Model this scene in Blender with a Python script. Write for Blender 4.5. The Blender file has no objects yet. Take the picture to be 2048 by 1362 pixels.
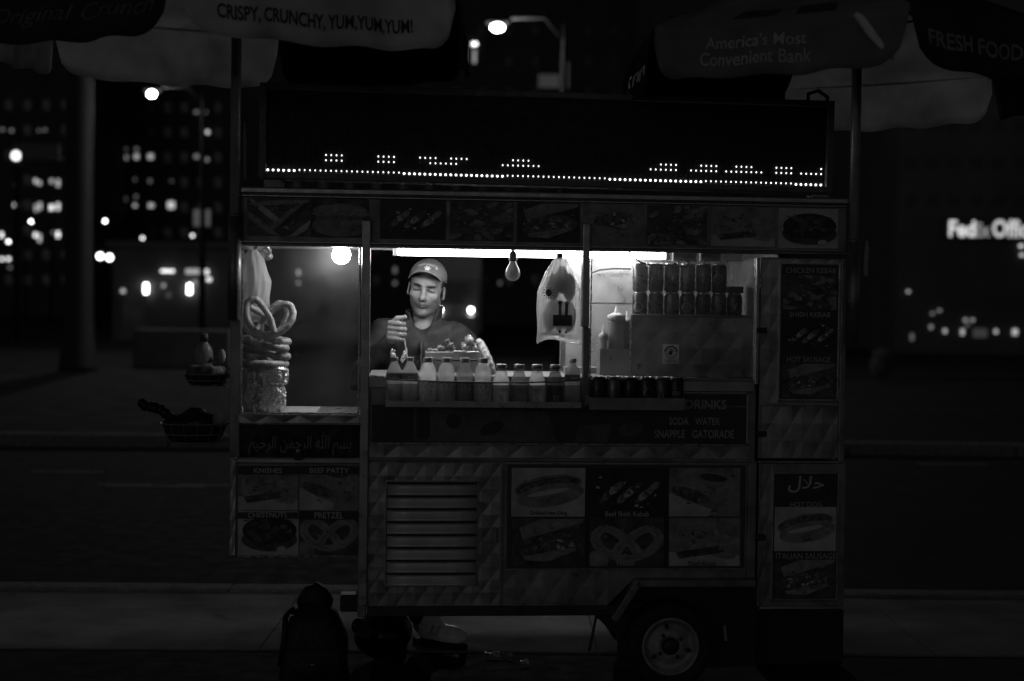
import bpy, bmesh, math, random
import numpy as np
from mathutils import Vector, Matrix, noise as mnoise
random.seed(7)
S = bpy.context.scene
COL = S.collection
R = math.radians

# ---------------------------------------------------------------- camera
FPX = 2844.0                       # focal length of the 2048 px wide photograph (50 mm on 36 mm film)
CAM = Vector((0, 0, 1.53))
PITCH, ROLL = R(1.229), 0.0125
fw = Vector((0, math.cos(PITCH), -math.sin(PITCH)))
u0_ = Vector((0, math.sin(PITCH), math.cos(PITCH)))
r0_ = Vector((1, 0, 0))
rt = r0_ * math.cos(ROLL) + u0_ * math.sin(ROLL)
up = -r0_ * math.sin(ROLL) + u0_ * math.cos(ROLL)
cd = bpy.data.cameras.new('camera'); cam = bpy.data.objects.new('camera', cd); COL.objects.link(cam)
m = Matrix.Identity(4)
for i in range(3):
    m[i][0], m[i][1], m[i][2], m[i][3] = rt[i], up[i], -fw[i], CAM[i]
cam.matrix_world = m
cd.sensor_width = 36; cd.lens = FPX / 2048 * 36; cd.clip_start = .05; cd.clip_end = 2000
cd.dof.use_dof = True; cd.dof.focus_distance = 6.0; cd.dof.aperture_fstop = 1.6
S.camera = cam

# ---------------------------------------------------------------- night sky, exposure
W = bpy.data.worlds.new('World'); S.world = W; W.use_nodes = True
nt = W.node_tree; nt.nodes.clear()
sky = nt.nodes.new('ShaderNodeTexSky'); sky.sky_type = 'NISHITA'; sky.sun_disc = False
sky.sun_elevation = R(4); sky.sun_rotation = R(200); sky.altitude = 0
bw = nt.nodes.new('ShaderNodeRGBToBW'); bg = nt.nodes.new('ShaderNodeBackground'); wo = nt.nodes.new('ShaderNodeOutputWorld')
nt.links.new(sky.outputs[0], bw.inputs[0]); nt.links.new(bw.outputs[0], bg.inputs[0]); nt.links.new(bg.outputs[0], wo.inputs[0])
bg.inputs[1].default_value = 0.0118
S.view_settings.view_transform = 'Standard'; S.view_settings.look = 'None'
S.view_settings.exposure = 0; S.view_settings.gamma = 1; S.view_settings.use_curve_mapping = False
S.cycles.use_denoising = True
S.cycles.max_bounces = 10; S.cycles.transparent_max_bounces = 16
S.cycles.sample_clamp_indirect = 4.0
S.cycles.caustics_reflective = False; S.cycles.caustics_refractive = False

# ---------------------------------------------------------------- frames of reference
TH = R(4.6)                        # the cart stands turned by 4.6 degrees
CO = Vector((0, 5.7, 0))
CU = Vector((math.cos(TH), math.sin(TH), 0)); CW = Vector((-math.sin(TH), math.cos(TH), 0))
def ray(px, py):
    return fw + rt * ((px - 1024) / FPX) + up * ((681 - py) / FPX)
def cart(px, py, w=0.0):           # a sighting on the cart's plane at depth w -> (u, z)
    d = ray(px, py); t = ((CO + CW * w) - CAM).dot(CW) / d.dot(CW); p = CAM + d * t
    return (p - CO).dot(CU), p.z
def at(px, py, dist):              # a sighting at a ground distance -> world point
    d = ray(px, py); return CAM + d * (dist / d.y)
def gnd(px, py, z=0.0):
    d = ray(px, py); return CAM + d * ((z - CAM.z) / d.z)
def world(u, w, z): return CO + CU * u + CW * w + Vector((0, 0, z))
def rect(x0, y0, x1, y1, w=0.0):
    xm, ym = (x0 + x1) / 2, (y0 + y1) / 2
    return cart(x0, ym, w)[0], cart(xm, y1, w)[1], cart(x1, ym, w)[0], cart(xm, y0, w)[1]

# ---------------------------------------------------------------- materials
MAT = {}
def M(name, c, rough=.5, metal=0., var=.15, scale=14, bump=0., bscale=60, spec=.5, coat=0., fine=0.):
    if name in MAT: return MAT[name]
    mt = bpy.data.materials.new(name); mt.use_nodes = True; MAT[name] = mt
    t = mt.node_tree; N = t.nodes; L = t.links; b = N['Principled BSDF']
    tc = N.new('ShaderNodeTexCoord')
    n = N.new('ShaderNodeTexNoise'); n.inputs['Scale'].default_value = scale; n.inputs['Detail'].default_value = 5; n.inputs['Roughness'].default_value = .62
    L.new(tc.outputs['Object'], n.inputs['Vector'])
    mr = N.new('ShaderNodeMapRange'); mr.inputs['From Min'].default_value = .3; mr.inputs['From Max'].default_value = .7
    mr.inputs['To Min'].default_value = c * (1 - var); mr.inputs['To Max'].default_value = c * (1 + var)
    L.new(n.outputs['Fac'], mr.inputs['Value']); L.new(mr.outputs[0], b.inputs['Base Color'])
    r2 = N.new('ShaderNodeMapRange'); r2.inputs['From Min'].default_value = .3; r2.inputs['From Max'].default_value = .7
    r2.inputs['To Min'].default_value = max(.02, rough - .12); r2.inputs['To Max'].default_value = min(1, rough + .12)
    n2 = N.new('ShaderNodeTexNoise'); n2.inputs['Scale'].default_value = scale * 2.7; n2.inputs['Detail'].default_value = 4
    L.new(tc.outputs['Object'], n2.inputs['Vector']); L.new(n2.outputs['Fac'], r2.inputs['Value']); L.new(r2.outputs[0], b.inputs['Roughness'])
    b.inputs['Metallic'].default_value = metal; b.inputs['Specular IOR Level'].default_value = spec
    b.inputs['Coat Weight'].default_value = coat
    if bump:
        n3 = N.new('ShaderNodeTexNoise'); n3.inputs['Scale'].default_value = bscale; n3.inputs['Detail'].default_value = 6
        bp = N.new('ShaderNodeBump'); bp.inputs['Strength'].default_value = bump; bp.inputs['Distance'].default_value = .004
        L.new(tc.outputs['Object'], n3.inputs['Vector']); L.new(n3.outputs['Fac'], bp.inputs['Height']); L.new(bp.outputs[0], b.inputs['Normal'])
    return mt
def ME(name, s):                   # what gives off light
    if name in MAT: return MAT[name]
    mt = bpy.data.materials.new(name); mt.use_nodes = True; MAT[name] = mt
    t = mt.node_tree; t.nodes.clear(); e = t.nodes.new('ShaderNodeEmission'); o = t.nodes.new('ShaderNodeOutputMaterial')
    e.inputs[0].default_value = (1, 1, 1, 1); e.inputs[1].default_value = s; t.links.new(e.outputs[0], o.inputs[0]); return mt
def fresnel(N, L, ior):                # the same from both sides of a thin sheet
    fr = N.new('ShaderNodeFresnel'); ge = N.new('ShaderNodeNewGeometry'); mr = N.new('ShaderNodeMapRange'); mr.inputs['To Min'].default_value = ior; mr.inputs['To Max'].default_value = 1 / ior
    L.new(ge.outputs['Backfacing'], mr.inputs['Value']); L.new(mr.outputs[0], fr.inputs['IOR']); return fr
def MG(name, tint=.96, rough=.02, ior=1.45, haze=0.):   # thin clear sheet, slightly dusty
    if name in MAT: return MAT[name]
    mt = bpy.data.materials.new(name); mt.use_nodes = True; MAT[name] = mt
    t = mt.node_tree; N = t.nodes; L = t.links; N.clear()
    o = N.new('ShaderNodeOutputMaterial'); tr = N.new('ShaderNodeBsdfTransparent'); gl = N.new('ShaderNodeBsdfGlossy'); mx = N.new('ShaderNodeMixShader'); fr = fresnel(N, L, ior)
    tr.inputs[0].default_value = (tint,) * 3 + (1,); gl.inputs['Roughness'].default_value = rough
    L.new(fr.outputs[0], mx.inputs[0]); L.new(tr.outputs[0], mx.inputs[1]); L.new(gl.outputs[0], mx.inputs[2])
    if haze:
        df = N.new('ShaderNodeBsdfTranslucent'); df.inputs[0].default_value = (.6, .6, .6, 1); m2 = N.new('ShaderNodeMixShader')
        nz = N.new('ShaderNodeTexNoise'); nz.inputs['Scale'].default_value = 5; nz.inputs['Detail'].default_value = 6
        tc = N.new('ShaderNodeTexCoord'); L.new(tc.outputs['Object'], nz.inputs['Vector'])
        mr = N.new('ShaderNodeMapRange'); mr.inputs['From Min'].default_value = .35; mr.inputs['From Max'].default_value = .75; mr.inputs['To Min'].default_value = haze * .3; mr.inputs['To Max'].default_value = haze * 1.8
        L.new(nz.outputs['Fac'], mr.inputs['Value']); L.new(mr.outputs[0], m2.inputs[0]); L.new(mx.outputs[0], m2.inputs[1]); L.new(df.outputs[0], m2.inputs[2]); L.new(m2.outputs[0], o.inputs[0])
    else: L.new(mx.outputs[0], o.inputs[0])
    return mt
def ML(name, c, rad=.03, rough=.1, var=.04):      # cloudy drink: light wanders about inside it
    if name in MAT: return MAT[name]
    mt = M(name, c, rough, var=var, scale=10); b = mt.node_tree.nodes['Principled BSDF']
    b.inputs['Subsurface Weight'].default_value = 1.; b.inputs['Subsurface Radius'].default_value = (1, 1, 1); b.inputs['Subsurface Scale'].default_value = rad
    return mt
def MT(name, c, tl=.5, gloss=.08, rough=.15, clear=0., var=.1, scale=12, bump=0., bscale=40):  # cloth, film or liquid that lets light through
    if name in MAT: return MAT[name]
    mt = bpy.data.materials.new(name); mt.use_nodes = True; MAT[name] = mt
    t = mt.node_tree; N = t.nodes; L = t.links; N.clear()
    o = N.new('ShaderNodeOutputMaterial'); df = N.new('ShaderNodeBsdfDiffuse'); ts = N.new('ShaderNodeBsdfTranslucent'); mx = N.new('ShaderNodeMixShader')
    tc = N.new('ShaderNodeTexCoord'); n = N.new('ShaderNodeTexNoise'); n.inputs['Scale'].default_value = scale; n.inputs['Detail'].default_value = 5
    L.new(tc.outputs['Object'], n.inputs['Vector'])
    mr = N.new('ShaderNodeMapRange'); mr.inputs['From Min'].default_value = .3; mr.inputs['From Max'].default_value = .7
    mr.inputs['To Min'].default_value = c * (1 - var); mr.inputs['To Max'].default_value = c * (1 + var); L.new(n.outputs['Fac'], mr.inputs['Value'])
    for s in (df, ts): L.new(mr.outputs[0], s.inputs['Color'])
    mx.inputs[0].default_value = tl; L.new(df.outputs[0], mx.inputs[1]); L.new(ts.outputs[0], mx.inputs[2]); last = mx
    gls = None
    if clear:
        tp = N.new('ShaderNodeBsdfTransparent'); m3 = N.new('ShaderNodeMixShader'); m3.inputs[0].default_value = clear
        L.new(last.outputs[0], m3.inputs[1]); L.new(tp.outputs[0], m3.inputs[2]); last = m3
    if gloss:
        gls = N.new('ShaderNodeBsdfGlossy'); gls.inputs['Roughness'].default_value = rough; lw = fresnel(N, L, 1.4)
        m2 = N.new('ShaderNodeMixShader'); L.new(lw.outputs[0], m2.inputs[0]); L.new(last.outputs[0], m2.inputs[1]); L.new(gls.outputs[0], m2.inputs[2]); last = m2
    if bump:
        n3 = N.new('ShaderNodeTexNoise'); n3.inputs['Scale'].default_value = bscale; n3.inputs['Detail'].default_value = 4; bp = N.new('ShaderNodeBump'); bp.inputs['Strength'].default_value = bump; bp.inputs['Distance'].default_value = .01
        L.new(tc.outputs['Object'], n3.inputs['Vector']); L.new(n3.outputs['Fac'], bp.inputs['Height'])
        for s in (df, ts, gls):
            if s: L.new(bp.outputs[0], s.inputs['Normal'])
    L.new(last.outputs[0], o.inputs[0]); return mt

STEEL = M('brushed_steel', .42, .34, .85, var=.18, scale=9, bump=.05, bscale=30)
STEELD = M('dull_steel', .25, .48, .7, var=.5, scale=6, bump=.08, bscale=25)
QUILT = M('quilted_steel', .38, .36, .9, var=.55, scale=5, bump=.06, bscale=40)
TRIM = M('bright_trim', .5, .25, .9, var=.12, scale=16)
INNER = M('inner_steel', .45, .36, .6, var=.15, scale=6, bump=.04, bscale=14)
BLACKM = M('black_paint', .025, .5, var=.2)
RUBBER = M('rubber', .02, .8, var=.25, scale=30, bump=.2)
GLASS = MG('pane_glass', haze=.012)
PRINTD = M('dark_print', .05, .35, var=.3, scale=9)
LETTER = M('pale_lettering', .55, .5, var=.12, scale=30)
LETTERG = M('grey_lettering', .42, .5, var=.15, scale=30)

# ---------------------------------------------------------------- mesh building
class MB:
    def __init__(s): s.v, s.f, s.m = [], [], []
    def add(s, vs, fs, mi=0):
        o = len(s.v); s.v += [tuple(p) for p in vs]; s.f += [tuple(o + i for i in f) for f in fs]; s.m += [mi] * len(fs); return s
    def box(s, u0, u1, w0, w1, z0, z1, mi=0):
        vs = [(x, y, z) for z in (z0, z1) for y in (w0, w1) for x in (u0, u1)]
        return s.add(vs, [(0, 2, 3, 1), (4, 5, 7, 6), (0, 1, 5, 4), (2, 6, 7, 3), (0, 4, 6, 2), (1, 3, 7, 5)], mi)
    def prism(s, poly, w0, w1, mi=0):       # poly of (u, z), seen from the front counter-clockwise
        n = len(poly); vs = [(a, w0, b) for a, b in poly] + [(a, w1, b) for a, b in poly]
        fs = [tuple(range(n)), tuple(range(2 * n - 1, n - 1, -1))] + [(i, i + n, (i + 1) % n + n, (i + 1) % n) for i in range(n)]
        return s.add(vs, fs, mi)
    def flat(s, poly, w, mi=0): return s.add([(a, w, b) for a, b in poly], [tuple(range(len(poly)))], mi)
    def lathe(s, prof, n=20, c=(0, 0, 0), mi=0, axis='z', cap=True):
        vs, fs = [], []
        for r, h in prof:
            for k in range(n):
                a = 2 * math.pi * k / n; x, y = r * math.cos(a), r * math.sin(a)
                p = (x, y, h) if axis == 'z' else ((x, h, y) if axis == 'y' else (h, x, y))
                vs.append((p[0] + c[0], p[1] + c[1], p[2] + c[2]))
        for j in range(len(prof) - 1):
            for k in range(n):
                a, b = j * n + k, j * n + (k + 1) % n; q = (a, b, b + n, a + n); fs.append(q if axis != 'y' else q[::-1])
        if cap:
            q = tuple(range(n))[::-1]; fs.append(q if axis != 'y' else q[::-1]); o = (len(prof) - 1) * n; q = tuple(range(o, o + n)); fs.append(q if axis != 'y' else q[::-1])
        return s.add(vs, fs, mi)
    def tube(s, pts, r, n=8, mi=0, closed=False, cap=True):
        P = [Vector(p) for p in pts]; N = len(P); rs = r if hasattr(r, '__len__') else [r] * N
        vs, fs = [], []; prev = None
        for i, p in enumerate(P):
            if closed: t = P[(i + 1) % N] - P[i - 1]
            else: t = P[min(i + 1, N - 1)] - P[max(i - 1, 0)]
            t.normalize()
            if prev is None: a = t.orthogonal().normalized()
            else:
                a = prev - t * prev.dot(t); a.normalize()
            prev = a; b = t.cross(a)
            for k in range(n):
                g = 2 * math.pi * k / n; vs.append(p + (a * math.cos(g) + b * math.sin(g)) * rs[i])
        for i in range(N if closed else N - 1):
            for k in range(n):
                j = (i + 1) % N; fs.append((i * n + k, i * n + (k + 1) % n, j * n + (k + 1) % n, j * n + k))
        if cap and not closed: fs += [tuple(range(n))[::-1], tuple(range((N - 1) * n, N * n))]
        return s.add(vs, fs, mi)
    def sphere(s, c, r, nu=16, nv=10, mi=0):
        r = r if hasattr(r, '__len__') else (r, r, r); vs, fs = [], []
        for j in range(nv + 1):
            b = math.pi * (j / nv - .5)
            for k in range(nu):
                a = 2 * math.pi * k / nu; vs.append((c[0] + r[0] * math.cos(b) * math.cos(a), c[1] + r[1] * math.cos(b) * math.sin(a), c[2] + r[2] * math.sin(b)))
        for j in range(nv):
            for k in range(nu):
                a, b = j * nu + k, j * nu + (k + 1) % nu; fs.append((a, b, b + nu, a + nu))
        return s.add(vs, fs, mi)
    def grid(s, fn, nu, nv, mi=0, wrap=False):
        vs = [fn(i / (nu - (0 if wrap else 1)), j / (nv - 1)) for j in range(nv) for i in range(nu)]; fs = []
        for j in range(nv - 1):
            for i in range(nu if wrap else nu - 1):
                a, b = j * nu + i, j * nu + (i + 1) % nu; fs.append((a, b, b + nu, a + nu))
        return s.add(vs, fs, mi)
    def mesh(s, name, mats, smooth=False):
        me = bpy.data.meshes.new(name); me.from_pydata(s.v, [], s.f)
        for mt in (mats if isinstance(mats, (list, tuple)) else [mats]): me.materials.append(mt)
        me.polygons.foreach_set('material_index', s.m)
        if smooth: me.polygons.foreach_set('use_smooth', [True] * len(s.f))
        me.update(); return me
    def build(s, name, mats, parent=None, smooth=False, bevel=0., loc=None, rot=None, solid=0., auto=0.):
        return link(name, s.mesh(name, mats, smooth), parent, bevel, loc, rot, solid, auto)
def link(name, me, parent=None, bevel=0., loc=None, rot=None, solid=0., auto=0.):
    o = bpy.data.objects.new(name, me); COL.objects.link(o); o.parent = parent
    if loc is not None: o.location = loc
    if rot is not None: o.rotation_euler = rot
    if solid: md = o.modifiers.new('thickness', 'SOLIDIFY'); md.thickness = solid; md.offset = 0
    if bevel: md = o.modifiers.new('edges', 'BEVEL'); md.width = bevel; md.segments = 2; md.limit_method = 'ANGLE'; md.angle_limit = R(50)
    return o
def thing(name, label, cat, loc=(0, 0, 0), rz=0., group=None):
    o = bpy.data.objects.new(name, None); COL.objects.link(o); o.empty_display_size = .1
    o.location = loc; o.rotation_euler = (0, 0, rz); return tag(o, label, cat, group)
def tag(o, label, cat, group=None):
    o['label'] = label; o['category'] = cat
    if group: o['group'] = group
    return o
def struct(o, kind='structure'): o['kind'] = kind; return o
def dup(o, parent=None):
    c = o.copy(); COL.objects.link(c); c.parent = parent
    for ch in o.children: dup(ch, c)
    return c
def ell(cx, cz, rx, rz, rot=0., n=24, a0=0, a1=360):
    out = []
    full = abs(a1 - a0) >= 360
    for k in range(n if full else n + 1):
        a = R(a0 + (a1 - a0) * k / n); x, z = rx * math.cos(a), rz * math.sin(a); c, s_ = math.cos(rot), math.sin(rot)
        out.append((cx + x * c - z * s_, cz + x * s_ + z * c))
    return out
_TX = {}
def text2d(body, size=1., bold=0., shear=0., sx=1., align='CENTER'):
    key = (body, bold, shear)
    if key not in _TX:
        c = bpy.data.curves.new('lettering', 'FONT'); c.body = body; c.offset = bold; c.shear = shear; c.align_x = 'CENTER'; c.resolution_u = 3
        o = bpy.data.objects.new('lettering', c); COL.objects.link(o)
        dg = bpy.context.evaluated_depsgraph_get(); me = bpy.data.meshes.new_from_object(o.evaluated_get(dg))
        vs = [(v.co.x, v.co.y) for v in me.vertices]; fs = [tuple(p.vertices) for p in me.polygons]
        bpy.data.objects.remove(o); bpy.data.curves.remove(c); bpy.data.meshes.remove(me); _TX[key] = (vs, fs)
    vs, fs = _TX[key]
    return [(x * size * sx, y * size) for x, y in vs], fs
def fit_text(body, u0, z0, u1, z1, w, mat, parent, name='lettering', bold=.0, shear=0., thick=.0008):
    vs, fs = text2d(body, 1, bold, shear)
    xs = [p[0] for p in vs]; ys = [p[1] for p in vs]
    ax, bx, ay, by = min(xs), max(xs), min(ys), max(ys)
    mb = MB(); mb.add([(u0 + (x - ax) / (bx - ax) * (u1 - u0), w, z0 + (y - ay) / (by - ay) * (z1 - z0)) for x, y in vs], fs)
    return mb.build(name, mat, parent)

# ================================================================ STRUCTURE: ground
ASPH = M('asphalt', .02, .93, var=.35, scale=3, bump=.35, bscale=140, spec=.06)
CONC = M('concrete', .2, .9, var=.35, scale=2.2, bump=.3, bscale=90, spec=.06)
KERB = M('granite', .16, .85, var=.3, scale=18, bump=.15, spec=.1)
PAINT = M('road_paint', .09, .9, var=.5, scale=8)
EDGE = 7.62                        # the pavement's far edge, running away to the right like the cart
def gline(x, off): return EDGE + off + .018 * x
mb = MB(); mb.add([(-700, -60, -.14), (700, -60, -.14), (700, 900, -.14), (-700, 900, -.14)], [(0, 1, 2, 3)])
struct(mb.build('road', ASPH))
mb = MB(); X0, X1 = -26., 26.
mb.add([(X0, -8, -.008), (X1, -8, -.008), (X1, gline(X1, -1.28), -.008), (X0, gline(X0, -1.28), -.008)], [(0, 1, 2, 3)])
struct(mb.build('near_ground', M('shadow_toned_ground', .045, .93, var=.45, scale=4, bump=.5, bscale=160, spec=.06)))  # dark colour stands in for the cart's shadow on the near ground
mb = MB()
mb.add([(X0, gline(X0, -1.3), -.012), (X1, gline(X1, -1.3), -.012), (X1, gline(X1, -.01), -.012), (X0, gline(X0, -.01), -.012)], [(0, 1, 2, 3)])
pav = struct(mb.build('pavement', M('joint_dirt', .03, .9, var=.3)))
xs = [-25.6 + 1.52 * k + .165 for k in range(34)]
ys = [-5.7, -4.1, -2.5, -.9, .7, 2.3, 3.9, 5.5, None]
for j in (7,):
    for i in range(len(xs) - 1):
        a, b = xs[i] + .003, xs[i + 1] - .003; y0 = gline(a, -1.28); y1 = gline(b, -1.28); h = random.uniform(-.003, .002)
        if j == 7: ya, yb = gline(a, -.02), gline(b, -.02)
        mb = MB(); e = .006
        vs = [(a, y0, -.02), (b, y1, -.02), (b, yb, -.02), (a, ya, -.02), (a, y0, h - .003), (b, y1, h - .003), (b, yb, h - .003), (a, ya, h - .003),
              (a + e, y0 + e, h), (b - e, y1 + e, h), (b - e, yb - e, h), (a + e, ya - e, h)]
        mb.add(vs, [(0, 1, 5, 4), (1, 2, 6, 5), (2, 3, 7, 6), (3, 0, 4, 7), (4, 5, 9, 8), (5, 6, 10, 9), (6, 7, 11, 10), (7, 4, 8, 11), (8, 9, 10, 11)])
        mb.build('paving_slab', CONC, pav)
kb = bpy.data.objects.new('kerb', None); COL.objects.link(kb); struct(kb)
for k in range(28):
    a = -21 + k * 1.5; b = a + 1.495; mb = MB(); h = random.uniform(.012, .018)
    vs = [(a, gline(a, 0), -.16), (b, gline(b, 0), -.16), (b, gline(b, .16), -.16), (a, gline(a, .16), -.16), (a, gline(a, 0), h), (b, gline(b, 0), h), (b, gline(b, .16), h), (a, gline(a, .16), h)]
    mb.add(vs, [(4, 5, 6, 7), (0, 1, 5, 4), (1, 2, 6, 5), (2, 3, 7, 6), (3, 0, 4, 7)]); mb.build('kerb_stone', KERB, kb, bevel=.01)
# far pavement across the street
fk = bpy.data.objects.new('far_kerb', None); COL.objects.link(fk); struct(fk)
for k in range(40):
    a = -40 + 2 * k; b = a + 1.98; f0 = lambda x: 16.9 + .018 * x
    mb = MB(); vs = [(a, f0(a) - .2, -.139), (b, f0(b) - .2, -.139), (b, f0(b) + .02, -.139), (a, f0(a) + .02, -.139), (a, f0(a) - .18, .012), (b, f0(b) - .18, .012), (b, f0(b) + .02, .012), (a, f0(a) + .02, .012)]
    mb.add(vs, [(4, 5, 6, 7), (0, 1, 5, 4), (1, 2, 6, 5), (2, 3, 7, 6), (3, 0, 4, 7)]); mb.build('kerb_stone', KERB, fk, bevel=.012)
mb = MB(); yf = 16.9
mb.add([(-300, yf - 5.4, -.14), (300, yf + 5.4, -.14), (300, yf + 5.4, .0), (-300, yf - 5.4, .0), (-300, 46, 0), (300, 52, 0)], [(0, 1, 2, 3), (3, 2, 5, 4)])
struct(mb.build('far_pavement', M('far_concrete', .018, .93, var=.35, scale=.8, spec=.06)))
for px, py, ln in ((310, 972, .9), (135, 943, .7), (250, 969, .5), (1905, 928, .8), (1960, 893, 1.6), (410, 970, .5)):
    p = gnd(px, py, -.136); mb = MB(); mb.add([(-ln / 2, -.06, 0), (ln / 2, -.05, 0), (ln / 2, .06, 0), (-ln / 2, .05, 0)], [(0, 1, 2, 3)])
    struct(mb.build('lane_marking', PAINT, None, loc=p, rot=(0, 0, R(1.2))))

# ================================================================ THE FOOD CART
cartE = thing('food_cart', 'stainless steel street food cart with quilted panels and food photographs, lit from inside', 'food cart', CO, TH)
def cb(name, x0, y0, x1, y1, w0, w1, mat, bevel=.003, parent=cartE, ref=None):
    u0, z0, u1, z1 = rect(x0, y0, x1, y1, w0 if ref is None else ref)
    return MB().box(u0, u1, w0, w1, z0, z1).build(name, mat, parent, bevel=bevel)
def quilt(name, x0, y0, x1, y1, w, a0=.036, b0=.05, h=.006, parent=cartE, mat=None):
    u0, z0, u1, z1 = rect(x0, y0, x1, y1, w)
    na = max(2, round((u1 - u0) / a0)); nb = max(1, round((z1 - z0) / b0)); a, b = (u1 - u0) / na, (z1 - z0) / nb
    mb = MB(); h *= .32; vs = [(u0 + i * a, w - (h * random.uniform(.7, 1.15) if (i + j) % 2 == 0 else 0), z0 + j * b) for j in range(nb + 1) for i in range(na + 1)]; fs = []
    for j in range(nb):
        for i in range(na):
            p = j * (na + 1) + i; q, r, s = p + 1, p + na + 2, p + na + 1
            if (i + j) % 2 == 0: fs += [(p, q, s), (q, r, s)]
            else: fs += [(p, q, r), (p, r, s)]
    mb.add(vs, fs); return mb.build(name, mat or QUILT, parent)

# --- roof and fascia
Z_TRIM1, Z_TRIM0 = cart(1024, 384)[1], cart(1024, 397)[1]
Z_RAIL1, Z_RAIL0 = cart(1024, 490)[1], cart(1024, 500)[1]
UL, UR = cart(478, 440)[0], cart(1692, 460)[0]
MB().box(UL, UR, .0, .03, Z_RAIL0 + .012, Z_TRIM0).build('fascia', STEELD, cartE)
MB().box(UL - .012, UR + .012, -.022, .03, Z_TRIM0, Z_TRIM1).build('roof_trim', STEEL, cartE, bevel=.006)
MB().box(UL, UR, -.012, -.001, Z_TRIM0 - .012, Z_TRIM0 - .004).build('trim_bead', TRIM, cartE, bevel=.003)
MB().box(UL, UR, -.014, .028, Z_RAIL0, Z_RAIL1 - .008).build('window_rail', STEELD, cartE, bevel=.004)
MB().box(UL, UR, -.010, -.002, Z_RAIL1 - .006, Z_RAIL1).build('rail_bead', TRIM, cartE, bevel=.002)
MB().box(UL, UR, .03, .93, Z_TRIM1 - .03, Z_TRIM1 - .004).build('roof_panel', STEELD, cartE)
MB().box(UL + .01, UR - .01, .03, .92, 1.812, 1.822).build('ceiling', INNER, cartE)
MB().box(UL, UR, .92, .95, 1.80, Z_TRIM1).build('fascia', STEELD, cartE)
for a, b in ((UL, UL + .02), (UR - .02, UR)):
    MB().box(a, b, .03, .92, 1.80, Z_TRIM1 - .03).build('roof_side', STEELD, cartE)

# --- posts
def post(x0, x1, y0, y1, w0=-.012, w1=.03, mat=STEELD): return cb('post', x0, y0, x1, y1, w0, w1, mat, .004)
post(460, 481, 500, 915); post(720, 738, 440, 1213, -.022, .02, STEEL); post(1165, 1180, 447, 655, -.022, .02, STEEL); post(1165, 1179, 655, 816, -.012, .02)
post(1511, 1519, 516, 770, -.016, .02, STEEL); post(1680, 1692, 516, 925)
ua, ub = cart(470, 700)[0], cart(1688, 700)[0]
for a in (ua, ub - .03, cart(1120, 700, .6)[0]):
    MB().box(a, a + .028, .90 if a != cart(1120, 700, .6)[0] else .60, .93 if a != cart(1120, 700, .6)[0] else .63, .56, 1.80).build('rear_post', STEELD, cartE, bevel=.003)

# --- left display cabinet
def pane(x0, y0, x1, y1, w, name='window_pane', parent=cartE):
    u0, z0, u1, z1 = rect(x0, y0, x1, y1, w); return MB().box(u0, u1, w, w + .005, z0, z1).build(name, GLASS, parent)
fl = pane(484, 489, 719, 827, .004); fl.data.materials[0] = MG('halo_glass', haze=.02)  # haze added so the pane spreads a halo around the lit bulb
for nm, q in (('pane_edge', (482, 489, 485, 827)), ('pane_edge', (716.5, 489, 720, 827)), ('pane_edge', (485, 826, 717, 829))):
    cb(nm, *q, -.004, .012, TRIM, .001, parent=fl)
uL = cart(480, 660)[0]; zc0, zc1 = cart(600, 828)[1], Z_RAIL0
MB().box(uL - .012, uL - .007, .03, .47, zc0, zc1).build('window_pane', GLASS, cartE)
ud = cart(722, 660)[0]
MB().box(uL - .01, ud + .02, .02, .5, zc0 - .022, zc0 - .004).build('cabinet_shelf', INNER, cartE, bevel=.002)
cb('shelf_liner', 560, 824.5, 632, 828, .05, .4, M('paper', .5, .9), 0, ref=.05)
cb('sill', 473, 829, 722, 847, -.012, .02, STEEL, .004); quilt('quilted_strip', 478, 831, 718, 846, -.0125, .06, .034, .005)
ap = cb('calligraphy_panel', 474, 850, 721, 916, -.004, .02, M('black_gloss_print', .02, .2, var=.3, scale=8), .002)
ar = '\ufee2\ufef4\ufea3\ufeae\ufedf\ufe8d \ufee6\ufee4\ufea3\ufeae\ufedf\ufe8d \ufdf2 \ufee2\ufeb4\ufe91'
u0, z0, u1, z1 = rect(497, 862, 703, 911, -.006)
fit_text(ar, u0, z0, u1, z1, -.0055, M('faded_gold_print', .2, .4, var=.3, scale=20), ap, bold=.006, shear=.12)
lb = cb('latch', 588, 897, 604, 921, -.03, -.005, BLACKM, .003)
cb('padlock', 592, 898, 600, 906, -.036, -.03, TRIM, .003, parent=lb)

# --- lower left cabinet
cb('cabinet_body', 474, 918, 722, 1113, .002, .48, STEELD, .004)
cb('cabinet_rim', 472, 917, 724, 927, -.016, .002, STEEL, .004); cb('cabinet_rim', 474, 1111, 718, 1115, -.012, .002, TRIM, .001)
cb('corner_strip', 459, 917, 471, 1113, -.01, .02, QUILT, .004)
for nm, q in (('quilted_strip', (459.5, 920, 470.5, 1110)),): quilt(nm, *q, -.0105, .03, .05, .004)

# --- centre lower body
zb0, zb1 = cart(1024, 1212)[1], cart(1024, 921)[1]; uc0, uc1 = cart(733, 1060)[0], cart(1512, 1060)[0]
uw = cart(1215, 1180)[0]
MB().prism([(uc0, zb0), (uw, zb0), (cart(1268, 1160)[0], cart(1268, 1157)[1]), (uc1, cart(1400, 1157)[1]), (uc1, zb1), (uc0, zb1)], .003, .48).build('body', STEELD, cartE)
cb('leg', 716, 925, 733, 1235, -.014, .03, STEELD, .004)
cb('chassis_rail', 734, 1213, 1232, 1232, .0, .04, M('dark_chassis', .06, .6, .4, var=.4), .003)
cb('chassis_rail', 734, 1213, 1160, 1230, .42, .46, MAT['dark_chassis'], .003, ref=.42)
cb('body_rim', 736, 917, 1502, 923, -.012, .003, STEELD, .003)
q1 = quilt('quilted_panel', 736, 926, 1000, 1211, .002, .038, .05, .005)
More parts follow.
